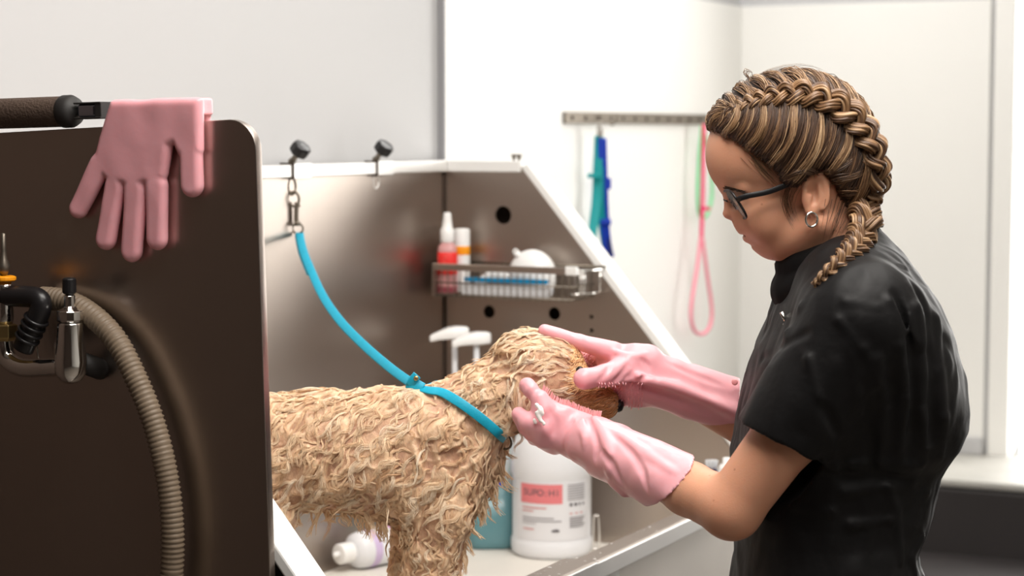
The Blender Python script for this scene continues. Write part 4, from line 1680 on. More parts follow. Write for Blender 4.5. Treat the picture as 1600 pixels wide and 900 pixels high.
# snap hook
hk0 = ring1 + Vector((0, 0, -.013))
px_s = yr / FPX
q = new()
eye_c = P(460, 315, yr)
ring_bm(q, eye_c + Vector((0, .0, .004)), .0085, .0024, (.25, 1, .0), 22, 8, 1.45)
tube(q, smooth_path([P(464, 316, yr), P(463, 330, yr), P(463, 344, yr), P(464, 350, yr)], 5), [.0040] * 15 + [.0036], 12)
lathe(q, [(.0035, 0), (.0060, .001), (.0060, .006), (.0045, .008)], Matrix.Translation(P(465, 353, yr)), 14)
tube(q, [P(465, 322, yr), P(469, 320, yr)], .0028, 8)
obj('snap_hook', q, MT['nickel'], ls, smooth=True)
q = new()
ring_bm(q, P(465.5, 357, yr), .0095, .0017, (.3, 1, 0), 22, 8, .95)
obj('swivel_ring', q, MT['nickel'], ls, smooth=True)
# long strap
sl = hit(dbvh, 652, 612)[0]
ys = DY - .01
ptsL = [(468, 364), (474, 392), (487, 425), (506, 465), (532, 502), (565, 536), (600, 567), (630, 590), (652, 604)]
yl = [yr + (ys - yr) * (i / 8) for i in range(9)]
ribbon([P(x, y, Y) for (x, y), Y in zip(ptsL, yl)], .0068, .0014, [Vector((.15, -1, .12))] * 9, 'strap')
ribbon([P(x - 2, y + 3, Y + .003) for (x, y), Y in zip(ptsL[:3], yl[:3])], .0062, .0014, [Vector((.15, -1, .12))] * 3, 'strap_fold')
q = new()
for k in range(7):
    t = k / 6
    c = P(469 + 12 * t, 372 + 44 * t, yr + (ys - yr) * .1 * t - .0022)
    box(q, (-.0018, -.0006, -.0008), (.0018, .0006, .0008), Matrix.Translation(c))
obj('stitching', q, MT['navy'], ls)
# neck loop
ribbon(pn, .0066, .0013, un, 'neck_loop')
ribbon(pf, .0066, .0013, uf, 'neck_loop')
# slider with its worn pale tip, short loose end
ribbon([P(637, 597, DY - .014), P(646, 600, DY - .016), P(660, 608, DY - .016)], .0085, .0036, Vector((.1, -1, .2)), 'slider')
q = new()
tube(q, smooth_path([P(641, 602, DY - .018), P(646, 593, DY - .020), P(652, 586, DY - .020)], 5), 1, flat=(.0062, .0022), up=Vector((.2, -1, .1)))
obj('slider_tab', q, MT['aqua'], ls, smooth=True)
q = new()
lathe(q, [(.0034, 0), (.0034, .0010), (.002, .0016)], axis_matrix(P(650, 591, DY - .0222), Vector((.1, -1, .1))), 12)
obj('rivet', q, MT['brass'], ls, smooth=True)
ribbon([P(644, 606, DY - .010), P(652, 612, DY - .012), P(660, 618, DY - .014)], .0055, .0013, Vector((.1, -1, .3)), 'loose_end')
q = new()
ring_bm(q, P(790, 691, DY - .012), .0088, .0016, (.45, 1, .1), 24, 8, 1.1)
obj('neck_ring', q, MT['nickel'], ls, smooth=True)

# ================================================================== GLOVES DRAPED OVER THE SPLASH PANEL
gY = PP(230, 250).y
gs = gY / FPX
GN = Vector((-UX, -UY, 0))            # out of the panel, towards the camera


def Gp(px, py, off):
    v = PP(px, py, 0)
    return v + GN * off


GA, GZ = Vector((VX, VY, 0)), Vector((0, 0, 1))
G0 = PP(230, 250)


def g2(px, py):
    v = PP(px, py) - G0
    return (v.dot(GA), v.z)


def poly2(x, z, poly):
    """signed distance to a polygon"""
    d = np.full(x.shape, 1e9, dtype=np.float32)
    sgn = np.ones(x.shape, dtype=np.float32)
    n = len(poly)
    for i in range(n):
        ax_, az = poly[i]
        bx, bz_ = poly[i - 1]
        ex, ez = bx - ax_, bz_ - az
        wx, wz = x - ax_, z - az
        t = np.clip((wx * ex + wz * ez) / (ex * ex + ez * ez), 0, 1)
        d = np.minimum(d, (wx - ex * t) ** 2 + (wz - ez * t) ** 2)
        c1, c2, c3 = z >= az, z < bz_, ex * wz > ez * wx
        sgn = np.where((c1 & c2 & c3) | (~c1 & ~c2 & ~c3), -sgn, sgn)
    return sgn * np.sqrt(d)


GPALM = [g2(*q) for q in ((186, 160), (322, 156), (322, 235), (290, 240), (283, 222), (274, 226), (267, 275), (254, 288), (238, 283), (222, 292), (204, 284), (186, 286), (170, 270), (152, 282), (168, 215))]
GFING = [((166, 258), (132, 325), 20, 16.5), ((188, 290), (174, 372), 19, 17.5), ((221, 295), (214, 391), 19.5, 18.5), ((254, 290), (253, 372), 19.5, 18), ((306, 215), (308, 288), 20, 20)]


def drape_sdf(p):
    q = p - A3(G0)
    x, z, o = q @ A3(GA), q @ A3(GZ), q @ A3(GN)

    def cap2(a, b, ra, rb):
        ax_, az = g2(*a)
        bx, bz_ = g2(*b)
        ex, ez = bx - ax_, bz_ - az
        t = np.clip(((x - ax_) * ex + (z - az) * ez) / (ex * ex + ez * ez), 0, 1)
        return np.sqrt((x - ax_ - ex * t) ** 2 + (z - az - ez * t) ** 2) - (ra + (rb - ra) * t) * gs

    def slab(d2, mid, half, r):
        a = np.maximum(d2 + r, 0)
        b = np.maximum(np.abs(o - mid) - half + r, 0)
        return np.sqrt(a * a + b * b) - r + np.minimum(np.maximum(d2 + r, np.abs(o - mid) - half + r), 0)
    o2 = poly2(x, z, GPALM) - 3 * gs
    fg = None
    for a, b, ra, rb in GFING:
        f2 = cap2(a, b, ra, rb)
        fg = f2 if fg is None else np.minimum(fg, f2)
    o2 = smin(o2, fg, 5 * gs)
    d = slab(o2, .0100, .0085, .0082)
    # the cuff folded back over the top edge and hanging behind the panel
    back2 = poly2(x, z, [g2(*c) for c in ((190, 160), (312, 157), (312, 300), (300, 320), (200, 325))]) - 3 * gs
    d = smin(d, slab(back2, -.0185, .0055, .005), 2 * gs)
    top2 = poly2(x, z, [g2(*c) for c in ((188, 158), (316, 155), (317, 178), (186, 181))]) - 2 * gs
    ztop = GTOP
    br_ = slab(top2, -.005, .0185, .006)
    br_ = np.maximum(br_, ztop - z)
    d = smin(d, br_, 3 * gs)
    # soft dents and the rolled edges of the silicone
    w = vnoise(p * np.array([38, 38, 24], dtype=np.float32), 21) * .0013
    return d + w


GTOP = (T(.4, PB, zTop).z + .0012) - G0.z
pts = np.array([list(Gp(x, y, o)) for x in (100, 370) for y in (130, 425) for o in (-.045, .05)])
gV, gF = sdf_mesh(drape_sdf, pts.min(0), pts.max(0), .0018)
gV = relax(gV, gF, 2, .5)
# keep the sheet's thickness free: nothing of the glove lies inside the panel
dg_ = mesh_np('rubber_glove', gV, gF, MT['pink'])
tag(dg_, 'pink silicone washing glove draped over the top of the dark splash panel', 'glove')
# ================================================================== THE GROOMER
HY = 2.50
HS = HY / FPX


def H(px, py, dz=0.0):
    p = P(px, py, HY)
    return (p.x, HY + dz * HS, p.z)


def hx(p): return 800 + p[..., 0] / HY * FPX


_z0 = P(800, 300, HY).z
_z1 = P(800, 301, HY).z


def hy(p): return 300 + (p[..., 2] - _z0) / (_z1 - _z0)


def near_side(px, py, Y):
    """side-view position of a point that is seen at (px, py) but lies at depth Y"""
    q = P(px, py, Y)
    r = Vector((q.x, HY, q.z))
    return (800 + r.x / HY * FPX, 300 + (r.z - _z0) / (_z1 - _z0))


def cranium(p, grow_=0.0):
    s = HS
    g = grow_
    d = s_ell(p, H(1234, 226, 0), ((121 + g) * s, (94 + g) * s, (107 + g) * s), rotY(-6))
    d = smin(d, s_ell(p, H(1290, 262, 0), ((66 + g) * s, (74 + g) * s, (74 + g) * s)), 24 * s)
    return d


SH_N = P(1352, 515, 2.335)      # near shoulder joint
EL_N = P(1143, 795, 2.365)
WR_N = P(918, 690, 2.590)
SH_F = P(1290, 505, 2.66)
EL_F = P(1262, 705, 2.76)
WR_F = P(985, 575, 2.745)


def body_sdf(p):
    s = HS
    E = lambda px, py, dz, rx, ry, rz, rot=0: s_ell(p, H(px, py, dz), (rx * s, rz * s, ry * s), rotY(rot))
    C = lambda a, b, ra, rb, **k: s_cap(p, H(*a), H(*b), ra * s, rb * s, **k)
    d = cranium(p)
    d = smin(d, E(1166, 246, 0, 62, 66, 66, -14), 20 * s)            # forehead
    d = smin(d, E(1192, 322, 0, 54, 74, 60, -22), 18 * s)            # middle of the face
    for z in (-1, 1):
        d = smin(d, E(1196, 338, z * 38, 34, 40, 26, -20), 14 * s)   # cheeks
        d = smin(d, C((1216, 380, z * 22), (1268, 345, z * 58), 24, 24), 18 * s)   # jaw line
    d = smin(d, E(1205, 378, 0, 27, 25, 30), 14 * s)                 # chin
    d = smin(d, E(1240, 372, 0, 44, 32, 46), 20 * s)
    # brow ridge
    for z in (-1, 1):
        d = smin(d, C((1136, 291, z * 14), (1158, 293, z * 50), 9, 8), 10 * s)
        d = smax(d, -E(1141, 315, z * 32, 15, 10, 17, -30), 8 * s)
        d = smin(d, E(1156, 314, z * 31, 15, 13, 16), 3 * s)         # lids over the eyeball
    # nose
    d = smin(d, C((1141, 300, 0), (1141.5, 331, 0), 8, 11), 6 * s)
    d = smin(d, E(1140.5, 334, 0, 11.5, 9, 11), 2 * s)
    for z in (-1, 1):
        d = smin(d, E(1153, 336, z * 12, 10, 8, 7), 4 * s)
        d = smax(d, -E(1148, 345, z * 6, 5, 3.5, 4), 2 * s)
    # lips
    d = smin(d, E(1167, 352, 0, 14, 11, 26), 8 * s)
    d = smin(d, E(1165, 358, 0, 8.5, 6, 21, -20), 3 * s)
    d = smin(d, E(1170, 372, 0, 9, 7, 19, -20), 3 * s)
    d = smax(d, -E(1167, 365.5, 0, 12, 1.7, 24, -18), 2.5 * s)
    d = smax(d, -E(1171, 384, 0, 8, 2.5, 30), 5 * s)
    d = smin(d, E(1188, 374, 0, 15, 17, 24), 8 * s)
    # neck
    d = smin(d, C((1284, 322, 0), (1312, 440, 0), 60, 66), 26 * s)
    # ears
    for z in (-1, 1):
        ex, ey = 1261, 299
        e = E(ex + 1, ey, z * 80, 21.5, 33, 6.5, 10)
        e = smax(e, -E(ex - 2, ey - 1, z * 88, 13.5, 23, 10.0, 12), 3 * s)
        hel = None
        pa = None
        for k in range(12):
            an = math.radians(-215 + 25 * k)
            pb = (ex + 2 + 17.5 * math.cos(an) - 5 * math.sin(an) * -.35, ey + 28 * math.sin(an), z * 83)
            if pa is not None:
                c_ = C(pa, pb, 3.6, 3.6)
                hel = c_ if hel is None else np.minimum(hel, c_)
            pa = pb
        e = smin(e, hel, 2.5 * s)
        t = C((ex - 8, ey + 5, z * 82), (ex - 10, ey + 14, z * 82), 4.5, 4.0)          # tragus
        e = smin(e, t, 3 * s)
        e = smin(e, C((ex + 5, ey - 14, z * 82), (ex + 8, ey + 10, z * 82), 2.6, 2.8), 4 * s)   # inner fold
        e = smin(e, E(ex - 6, ey + 27, z * 80, 9, 9, 5), 4 * s)      # lobe
        d = smin(d, e, 7 * s)
    # trunk, kept inside the shirt
    tr = C((1330, 470, 0), (1320, 640, 0), 95, 110, flat=(0, 1, 0), k=1.45)
    tr = smin(tr, C((1320, 640, 0), (1305, 960, 0), 110, 105, flat=(0, 1, 0), k=1.3), 30 * s)
    d = smin(d, tr, 30 * s)
    # arms
    for SH, EL, WR, q in ((SH_N, EL_N, WR_N, .94), (SH_F, EL_F, WR_F, 1.05)):
        u = q / FPX * 2.5
        up_ = s_cap(p, SH, EL, 58 * u, 48 * u)
        mid = SH.lerp(EL, .55)
        up_ = smin(up_, s_ell(p, mid, (52 * u, 48 * u, 56 * u)), 16 * u)
        fm = EL.lerp(WR, .28)
        fo_ = smin(s_cap(p, EL, fm, 47 * u, 43 * u), s_cap(p, fm, WR, 43 * u, 21 * u), 14 * u)
        a_ = smin(up_, fo_, 16 * u)
        d = smin(d, a_, 10 * u)
    return d


bl_ = np.minimum(A3(H(1080, 1000, -240)), A3(P(870, 1000, 2.3)))
lo = A3((P(880, 600, 2.6).x, 2.19, P(800, 960, 2.5).z))
hi = A3((P(1530, 600, 2.5).x, 2.88, P(800, 96, 2.5).z))
bV, bF = sdf_mesh(body_sdf, lo, hi, .0022)
bV = relax(bV, bF, 2, .45)
m = mat('skin', srgb(216, 158, 128), .45, var=.07, scale=14, bump=.06, bscale=420, sss=.3, sssr=(1, .38, .22), spec=.4)
nt = m.node_tree
# moles and freckles on top of the skin tone
b = nt.nodes['Principled BSDF']
vo = nt.nodes.new('ShaderNodeTexVoronoi'); vo.inputs['Scale'].default_value = 38
tc = nt.nodes.new('ShaderNodeTexCoord')
nt.links.new(tc.outputs['Object'], vo.inputs['Vector'])
mr = nt.nodes.new('ShaderNodeMapRange'); mr.inputs['From Min'].default_value = .035; mr.inputs['From Max'].default_value = .075; mr.inputs['To Min'].default_value = .45; mr.inputs['To Max'].default_value = 0
nt.links.new(vo.outputs['Distance'], mr.inputs['Value'])
src = b.inputs['Base Color'].links[0].from_socket
mx = nt.nodes.new('ShaderNodeMix'); mx.data_type = 'RGBA'
nt.links.new(mr.outputs['Result'], mx.inputs[0]); nt.links.new(src, mx.inputs[6]); mx.inputs[7].default_value = (*srgb(150, 90, 62), 1)
nt.links.new(mx.outputs[2], b.inputs['Base Color'])
MT['skin'] = m
person = mesh_np('person', bV, bF, MT['skin'])
tag(person, 'person in black short sleeved tunic, glasses and braids washing the dog in pink gloves', 'person')
hbvh = bvh_of(bV, bF)

# ------------------------------------------------------------------ shirt
ROW = [  # photo row: front x, back x, half depth px
    (352, 1322, 1366, 36), (372, 1290, 1388, 70), (392, 1262, 1407, 105), (412, 1245, 1424, 140), (440, 1228, 1442, 190), (470, 1216, 1458, 226), (510, 1203, 1478, 240), (550, 1186, 1490, 246),
    (590, 1174, 1500, 244), (630, 1163, 1507, 238), (660, 1156, 1507, 230), (690, 1153, 1497, 222), (715, 1148, 1480, 214), (735, 1150, 1468, 210), (770, 1152, 1463, 206), (800, 1154, 1457, 206),
    (830, 1155, 1445, 208), (855, 1155, 1434, 212), (880, 1154, 1438, 216), (900, 1153, 1447, 220), (940, 1150, 1462, 230), (990, 1147, 1474, 238), (1060, 1150, 1478, 240)]
RY = np.array([r[0] for r in ROW], float)
RF = np.array([r[1] for r in ROW], float)
RB = np.array([r[2] for r in ROW], float)
RW = np.array([r[3] for r in ROW], float)
HEM_N = [(1167, 664), (1282, 724)]


def tunic_trunk(p):
    s = HS
    x, y = hx(p), hy(p)
    f, bk_, w = np.interp(y, RY, RF), np.interp(y, RY, RB), np.interp(y, RY, RW)
    cx, rx = (f + bk_) / 2, (bk_ - f) / 2
    u = np.abs(x - cx) / rx
    v = np.abs((p[:, 1] - HY) / HS) / w
    e = 2.5
    r = (u ** e + v ** e) ** (1 / e)
    d = (r - 1) * np.minimum(rx, w) * s
    d = np.maximum(d, (352 - y) * s)
    d = np.maximum(d, (y - 1050) * s)
    return d * .8


def ridge(p, pts, r0, r1):
    d = None
    for a, b_ in zip(pts, pts[1:]):
        q = s_cap(p, a, b_, r0, r1)
        d = q if d is None else np.minimum(d, q)
    return d


SLV_N = [P(1348, 505, 2.345), P(1220, 696, 2.352)]
SLV_F = [P(1295, 500, 2.655), P(1262, 660, 2.725)]
axn = (SLV_N[1] - SLV_N[0]).normalized()
axf = (SLV_F[1] - SLV_F[0]).normalized()
hemc_n = P(1226, 692, 2.352)
hemc_f = SLV_F[1]
# hem plane of the near sleeve contains the photographed hem line
hl = P(1282, 724, 2.352) - P(1167, 664, 2.352)
hemn = Vector((-hl.z, 0, hl.x)).normalized()
if hemn.dot(axn) < 0: hemn = -hemn


def sleeve(p, ax0, ax1, r0, r1, hc, hn, th):
    o = s_cap(p, ax0, ax1 + (ax1 - ax0) * .4, r0, r1 * .93)
    i = s_cap(p, ax0, ax1 + (ax1 - ax0) * .4, r0 - th, r1 * .93 - th)
    cut = (p - A3(hc)) @ A3(hn)
    hemb = np.maximum(np.abs(cut + .004) - .012, o - .0012)
    return np.maximum(o, cut), np.maximum(i, -(cut + .05)), cut, o


def shirt_sdf(p):
    s = HS
    t = tunic_trunk(p)
    on, inn, cn, oo = sleeve(p, SLV_N[0], SLV_N[1], 86 * s, 76 * s, hemc_n, hemn, 8 * s)
    of, inf_, cf, oof = sleeve(p, SLV_F[0], SLV_F[1], 84 * s, 68 * s, hemc_f, axf, 8 * s)
    # shoulder yoke
    t = smin(t, s_cap(p, P(1330, 445, 2.42), P(1345, 490, 2.355), 70 * s, 84 * s), 40 * s)
    t = smin(t, s_cap(p, P(1320, 445, 2.58), P(1300, 490, 2.645), 70 * s, 84 * s), 40 * s)
    d = smin(t, on, 22 * s)
    d = smin(d, of, 22 * s)
    d = smax(d, -inn, 2 * s)
    d = smax(d, -inf_, 2 * s)
    # creases
    N = lambda px, py, Y: P(px, py, Y)
    for pts, r0, r1, depth in CREASES:
        c = ridge(p, pts, r0, r1)
        d = smin(d, c, 9 * s) if depth > 0 else smax(d, -c, 9 * s)
    q = p * np.array([16, 16, 10], dtype=np.float32)
    w = vnoise(q + vnoise(q * 1.7, 31)[:, None] * .8, 30) * .0026 + vnoise(p * np.array([42, 42, 24], dtype=np.float32) + vnoise(q * 2, 33)[:, None], 32) * .0013
    return d + w


# the shirt without creases first, to lay the folds on
CREASES = []
lo = A3((P(1120, 600, 2.5).x, 2.19, P(800, 1075, 2.5).z))
hi = A3((P(1545, 600, 2.5).x, 2.84, P(800, 340, 2.5).z))
pV, pF = sdf_mesh(shirt_sdf, lo, hi, .008)
pbvh = bvh_of(pV, pF)


def on_shirt(pts, lift):
    out = []
    for x, y in pts:
        h, n_ = hit(pbvh, x, y)
        if h is not None:
            out.append(h + n_ * lift)
    return out


for pts, r0, lift in [([(1412, 420), (1432, 480), (1442, 560), (1438, 640), (1446, 700)], .007, -.003), ([(1390, 470), (1408, 540), (1414, 620), (1404, 700)], .006, -.003),
                      ([(1462, 500), (1470, 580), (1476, 650), (1470, 716)], .006, -.003), ([(1370, 560), (1382, 640), (1376, 710)], .005, -.002),
                      ([(1310, 500), (1350, 545), (1372, 600)], .005, -.002), ([(1300, 730), (1370, 722), (1440, 728)], .006, -.002), ([(1320, 770), (1390, 760), (1450, 772)], .005, -.002),
                      ([(1330, 820), (1390, 812), (1440, 826)], .005, -.002), ([(1180, 800), (1240, 790), (1300, 800)], .005, -.002), ([(1230, 520), (1262, 560), (1280, 620)], .005, -.002),
                      ([(1250, 480), (1320, 470), (1372, 480)], .005, -.003), ([(1382, 740), (1402, 800), (1408, 880)], .004, -.002), ([(1440, 840), (1424, 870), (1430, 900)], .006, -.001)]:
    q = on_shirt(pts, lift)
    if len(q) > 1:
        CREASES.append((q, r0, r0 * .6, 1))
for pts, r0, lift in [([(1424, 440), (1450, 520), (1456, 600), (1456, 690)], .005, .0036), ([(1400, 460), (1424, 560), (1426, 660), (1420, 715)], .005, .0036), ([(1310, 748), (1370, 744), (1420, 750)], .004, .0032),
                      ([(1190, 560), (1225, 540), (1262, 520)], .005, .0036), ([(1290, 640), (1310, 690), (1318, 740)], .006, .0042), ([(1350, 600), (1362, 680), (1360, 740)], .004, .0032)]:
    q = on_shirt(pts, lift)
    if len(q) > 1:
        CREASES.append((q, r0, r0 * .7, -1))
sV, sF = sdf_mesh(shirt_sdf, lo, hi, .0027)
sV = relax(sV, sF, 2, .45)
MT['cloth'] = mat('black_tunic_cloth', (.0030, .0026, .0029), .55, var=.15, scale=30, bump=.45, bscale=26, sheen=.02, spec=.26)
MT['cloth2'] = mat('black_collar_cloth', (.0026, .0022, .0023), .8, var=.15, scale=30, bump=.08, bscale=900, spec=.14)
shirt = mesh_np('tunic', sV, sF, MT['cloth'], person)
shirt['label'] = 'black short sleeved tunic'


def collar_sdf(p):
    s = HS
    d = None
    # a high soft collar: a band wrapped round the neck, lower at the front
    ring = []
    for k in range(28):
        t = 2 * PI * k / 28
        fx, fy = math.cos(t), math.sin(t)             # fx: 1 = back, -1 = front
        px = 1300 + 62 * fx - 4
        py = 392 - 26 * fx
        ring.append((H(px, py, 74 * fy), 20 - 2 * fx))
    for k in range(28):
        a, ra = ring[k]
        b_, rb = ring[(k + 1) % 28]
        n = (0.42, 0, -1)
        q = s_cap(p, a, b_, ra * s, rb * s)
        d = q if d is None else smin(d, q, 6 * s)
    low = []
    for k in range(28):
        t = 2 * PI * k / 28
        fx, fy = math.cos(t), math.sin(t)
        low.append(H(1302 + 62 * fx - 4 * (1 - fx), 424 - 34 * fx, 92 * fy))
    for k in range(28):
        d = smin(d, s_cap(p, low[k], low[(k + 1) % 28], 24 * s), 14 * s)
    # the turned-over front
    d = smin(d, s_cap(p, H(1266, 416, -32), H(1240, 446, -22), 22 * s, 20 * s), 18 * s)
    d = smin(d, s_cap(p, H(1266, 416, 32), H(1240, 446, 22), 22 * s, 20 * s), 18 * s)
    d = smin(d, s_cap(p, H(1236, 450, -26), H(1236, 450, 26), 18 * s, 18 * s), 14 * s)
    d = smin(d, s_cap(p, H(1266, 404, -26), H(1266, 404, 26), 20 * s), 14 * s)
    d = smin(d, s_cap(p, H(1260, 440, -30), H(1290, 470, -50), 30 * s, 30 * s), 16 * s)
    d = d + vnoise(p * 45, 41) * .0014
    return d


lo = A3((P(1180, 600, 2.5).x, 2.38, P(800, 520, 2.5).z))
hi = A3((P(1410, 600, 2.5).x, 2.62, P(800, 325, 2.5).z))
kV, kF = sdf_mesh(collar_sdf, lo, hi, .0028)
kV = relax(kV, kF, 2, .5)
col_ = mesh_np('collar', kV, kF, MT['cloth2'], shirt)
# zip pull at the throat
q = new()
_b = bvh_of(sV, sF)
zc_, zn_ = hit(_b, 1226, 494)
if zc_ is None:
    zc_ = P(1226, 494, 2.42)
zc_ = zc_ + Vector((-.002, -.004, 0))
box(q, (-.0022, -.0015, -.009), (.0022, .0015, .006), Matrix.Translation(zc_) @ Matrix.Rotation(-.5, 4, 'Y'))
ring_bm(q, zc_ + Vector((.0035, -.001, -.011)), .0035, .0011, (.2, 1, 0))
obj('zip_pull', q, MT['silver'], shirt, smooth=True)
# sleeve hems
q = new()
for hc, hn, r0 in ((hemc_n, hemn, 69 * HS),):
    pass
q.free()

# trousers and shoes below the frame
def trousers_sdf(p):
    s = HS
    d = s_ell(p, H(1310, 1060, 0), (150 * s, 225 * s, 130 * s))
    for z in (-1, 1):
        kx = 1285
        a, b_, c = Vector(H(1308, 1110, z * 105)), Vector(H(1282, 1560, z * 112)), Vector(H(1312, 2010, z * 112))
        b_.z, c.z = .50, .09
        d = smin(d, smin(s_cap(p, a, b_, 108 * s, 76 * s), s_cap(p, b_, c, 76 * s, 58 * s), 20 * s), 40 * s)
    return d + vnoise(p * 22, 50) * .003


lo = A3((H(1100, 0, 0)[0], 2.18, .06)); hi = A3((H(1500, 0, 0)[0], 2.82, P(800, 985, 2.5).z + .02))
tV_, tF_ = sdf_mesh(trousers_sdf, lo, hi, .009)
mesh_np('trousers', tV_, tF_, MT['cloth2'], person)
for z in (-1, 1):
    f0 = Vector(H(1312, 2010, z * 112)); f0.z = 0

    def shoe_sdf(p):
        d = s_cap(p, f0 + Vector((.02, 0, .050)), f0 + Vector((-.13, 0, .036)), .046, .040)
        d = smin(d, s_cap(p, f0 + Vector((0, 0, .05)), f0 + Vector((0, 0, .115)), .046, .048), .03)
        return smax(d, .0015 - p[:, 2], .006)
    l_ = A3(f0 + Vector((-.20, -.08, -.01))); h_ = A3(f0 + Vector((.09, .08, .16)))
    shV, shF = sdf_mesh(shoe_sdf, l_, h_, .006)
    mesh_np('shoe', shV, shF, MT['blackm'], person)

# ------------------------------------------------------------------ eyes, brows, glasses, earrings
MT['eyewhite'] = mat('eye_white', srgb(226, 220, 214), .25)
MT['iris'] = mat('brown_iris', srgb(60, 38, 24), .2)
for z in (-1, 1):
    q = new()
    c = Vector(H(1155, 316, z * 31))
    lathe(q, [(.0108 * math.cos(t) if abs(t) < 1.55 else .0003, .0108 * math.sin(t)) for t in np.linspace(-PI / 2, PI / 2, 14)], axis_matrix(c, Vector((-1, 0, -.3))), 24)
    ey = obj('eye', q, MT['eyewhite'], person, smooth=True)
    q = new()
    lathe(q, [(.0055, .0092), (.0052, .0097), (.003, .0108), (.0004, .0111)], axis_matrix(c, Vector((-1, 0, -.55))), 20)
    obj('iris', q, MT['iris'], ey, smooth=True)
# eyebrows and lashes: fine hairs
hbP, hbR = [], []
for z in (-1, 1):
    for k in range(90):
        t = random.random()
        a = Vector(H(1134 + 34 * t, 294 + 7 * t * t + random.uniform(-3, 3), z * (18 + 34 * t)))
        loc, n_, _, _ = hbvh.find_nearest(a + Vector((-.01, z * .01, 0)))
        d_ = Vector((.9, z * .6, .12 - .4 * t)).normalized()
        L_0 = random.uniform(.006, .010)
        hbP.append([loc + n_ * (.0004 + .0008 * math.sin(PI * u)) + d_ * L_0 * u for u in np.linspace(0, 1, 5)])
        hbR.append([.00035 * (1.1 - u) for u in np.linspace(0, 1, 5)])
MT['brow'] = strand_mat('brow_hair', [(0, srgb(48, 30, 20)), (1, srgb(78, 52, 36))], .5)
for h0 in (0, 90):
    ebV, ebF, ebA = strands_mesh(np.array(hbP[h0:h0 + 90], float), np.array(hbR[h0:h0 + 90]), rng.random(90), 4)
    mesh_np('eyebrow', ebV, ebF, MT['brow'], person, attr=ebA)
hbP, hbR = [], []
for z in (-1, 1):
    for k in range(30):
        t = k / 29
        a = Vector(H(1143 + 10 * t, 315 + 3 * t, z * (20 + 26 * t)))
        hbP.append([a + Vector((-.008 * u, z * .003 * t * u, -.003 * u + .004 * u * u)) for u in np.linspace(0, 1, 5)])
        hbR.append([.0004 * (1.05 - u) for u in np.linspace(0, 1, 5)])
for h0 in (0, 30):
    ebV, ebF, ebA = strands_mesh(np.array(hbP[h0:h0 + 30], float), np.array(hbR[h0:h0 + 30]), rng.random(30) * .3, 4)
    mesh_np('eyelashes', ebV, ebF, MT['brow'], person, attr=ebA)

gl_root = bpy.data.objects.new('glasses', None)
COL.objects.link(gl_root)
gl_root.parent = person
gl_root['label'] = 'black framed glasses'
ftop, fbot = Vector(H(1126, 297, 0)), Vector(H(1154, 343, 0))
gup = (ftop - fbot).normalized()
gfw = Vector((gup.z, 0, -gup.x))                          # forward out of the lens
if gfw.x > 0: gfw = -gfw
lens_m = mat('lens', srgb(196, 224, 238), .03, var=.0, trans=.85, spec=.6)
gc0 = (ftop + fbot) / 2
for z in (-1, 1):
    lat = (Vector((0, z, 0)) - gfw * .10).normalized()
    c = gc0 + Vector((0, z * .034, 0)) - gfw * .004
    pts = []
    for k in range(40):
        t = 2 * PI * k / 40
        cx, cy = math.cos(t), math.sin(t)
        q_ = (abs(cx) ** 3.2 + abs(cy) ** 3.2) ** (-1 / 3.2)
        pts.append(c + lat * cx * q_ * .0265 + gup * cy * q_ * .0205 - lat * cy * .002)
    q = new()
    tube(q, pts, .0017, 8, closed=True)
    obj('lens_rim', q, MT['black'], gl_root, smooth=True)
    q = new()
    nrm = lat.cross(gup).normalized()
    if nrm.dot(gfw) < 0: nrm = -nrm
    va = [q.verts.new(v + nrm * .0006) for v in pts]
    vb = [q.verts.new(v - nrm * .0006) for v in pts]
    q.faces.new(va); q.faces.new(vb[::-1])
    for k in range(40):
        q.faces.new((va[k], va[(k + 1) % 40], vb[(k + 1) % 40], vb[k]))
    obj('lens', q, lens_m, gl_root)
    # temple
    hinge = c + lat * .0275 + gup * .006
    e1x, e1y = near_side(1250, 281, 2.43)
    ear_ = Vector(H(e1x, e1y, z * 87))
    tmid = Vector(H(*(near_side(1204, 299, 2.43)), z * 82))
    q = new()
    tube(q, smooth_path([hinge, hinge + Vector((.012, z * .003, .0045)), tmid, ear_, ear_ + Vector((.016, -z * .008, .000)), ear_ + Vector((.026, -z * .014, -.012))], 8), 1, flat=(.0034, .0015), up=Vector((0, -z, 0)))
    obj('temple', q, MT['black'], gl_root, smooth=True)
    q = new()
    box(q, (-.0016, -.0018, -.0022), (.003, .0018, .0022), Matrix.Translation(hinge + Vector((.001, z * .001, 0))))
    obj('hinge', q, MT['silver'], gl_root)
q = new()
tube(q, smooth_path([gc0 + Vector((0, -.010, 0)) + gup * .006, gc0 + gup * .009 + gfw * .002, gc0 + Vector((0, .010, 0)) + gup * .006], 6), .0018, 8)
obj('bridge', q, MT['black'], gl_root, smooth=True)
for z in (-1, 1):
    q = new()
    lx, ly = near_side(1269, 343, 2.43)
    c = Vector(H(lx - 1, ly, z * 87))
    ring_bm(q, c, 9.5 * HS, 1.9 * HS, (.25, z, 0), 26, 8, 1.15)
    obj('hoop_earring', q, MT['silver'], person, smooth=True)
q = new()
ring_bm(q, Vector(H(1149, 345, -13)), .0022, .0006, (0, 1, 0), 16, 6)
obj('nose_ring', q, MT['silver'], person, smooth=True)

# ------------------------------------------------------------------ hair
HAIRLINE = np.array([(1060, 196), (1112, 200), (1140, 218), (1172, 240), (1200, 262), (1218, 290), (1234, 290), (1254, 266), (1276, 262), (1294, 282), (1308, 312), (1330, 345), (1390, 352)], float)


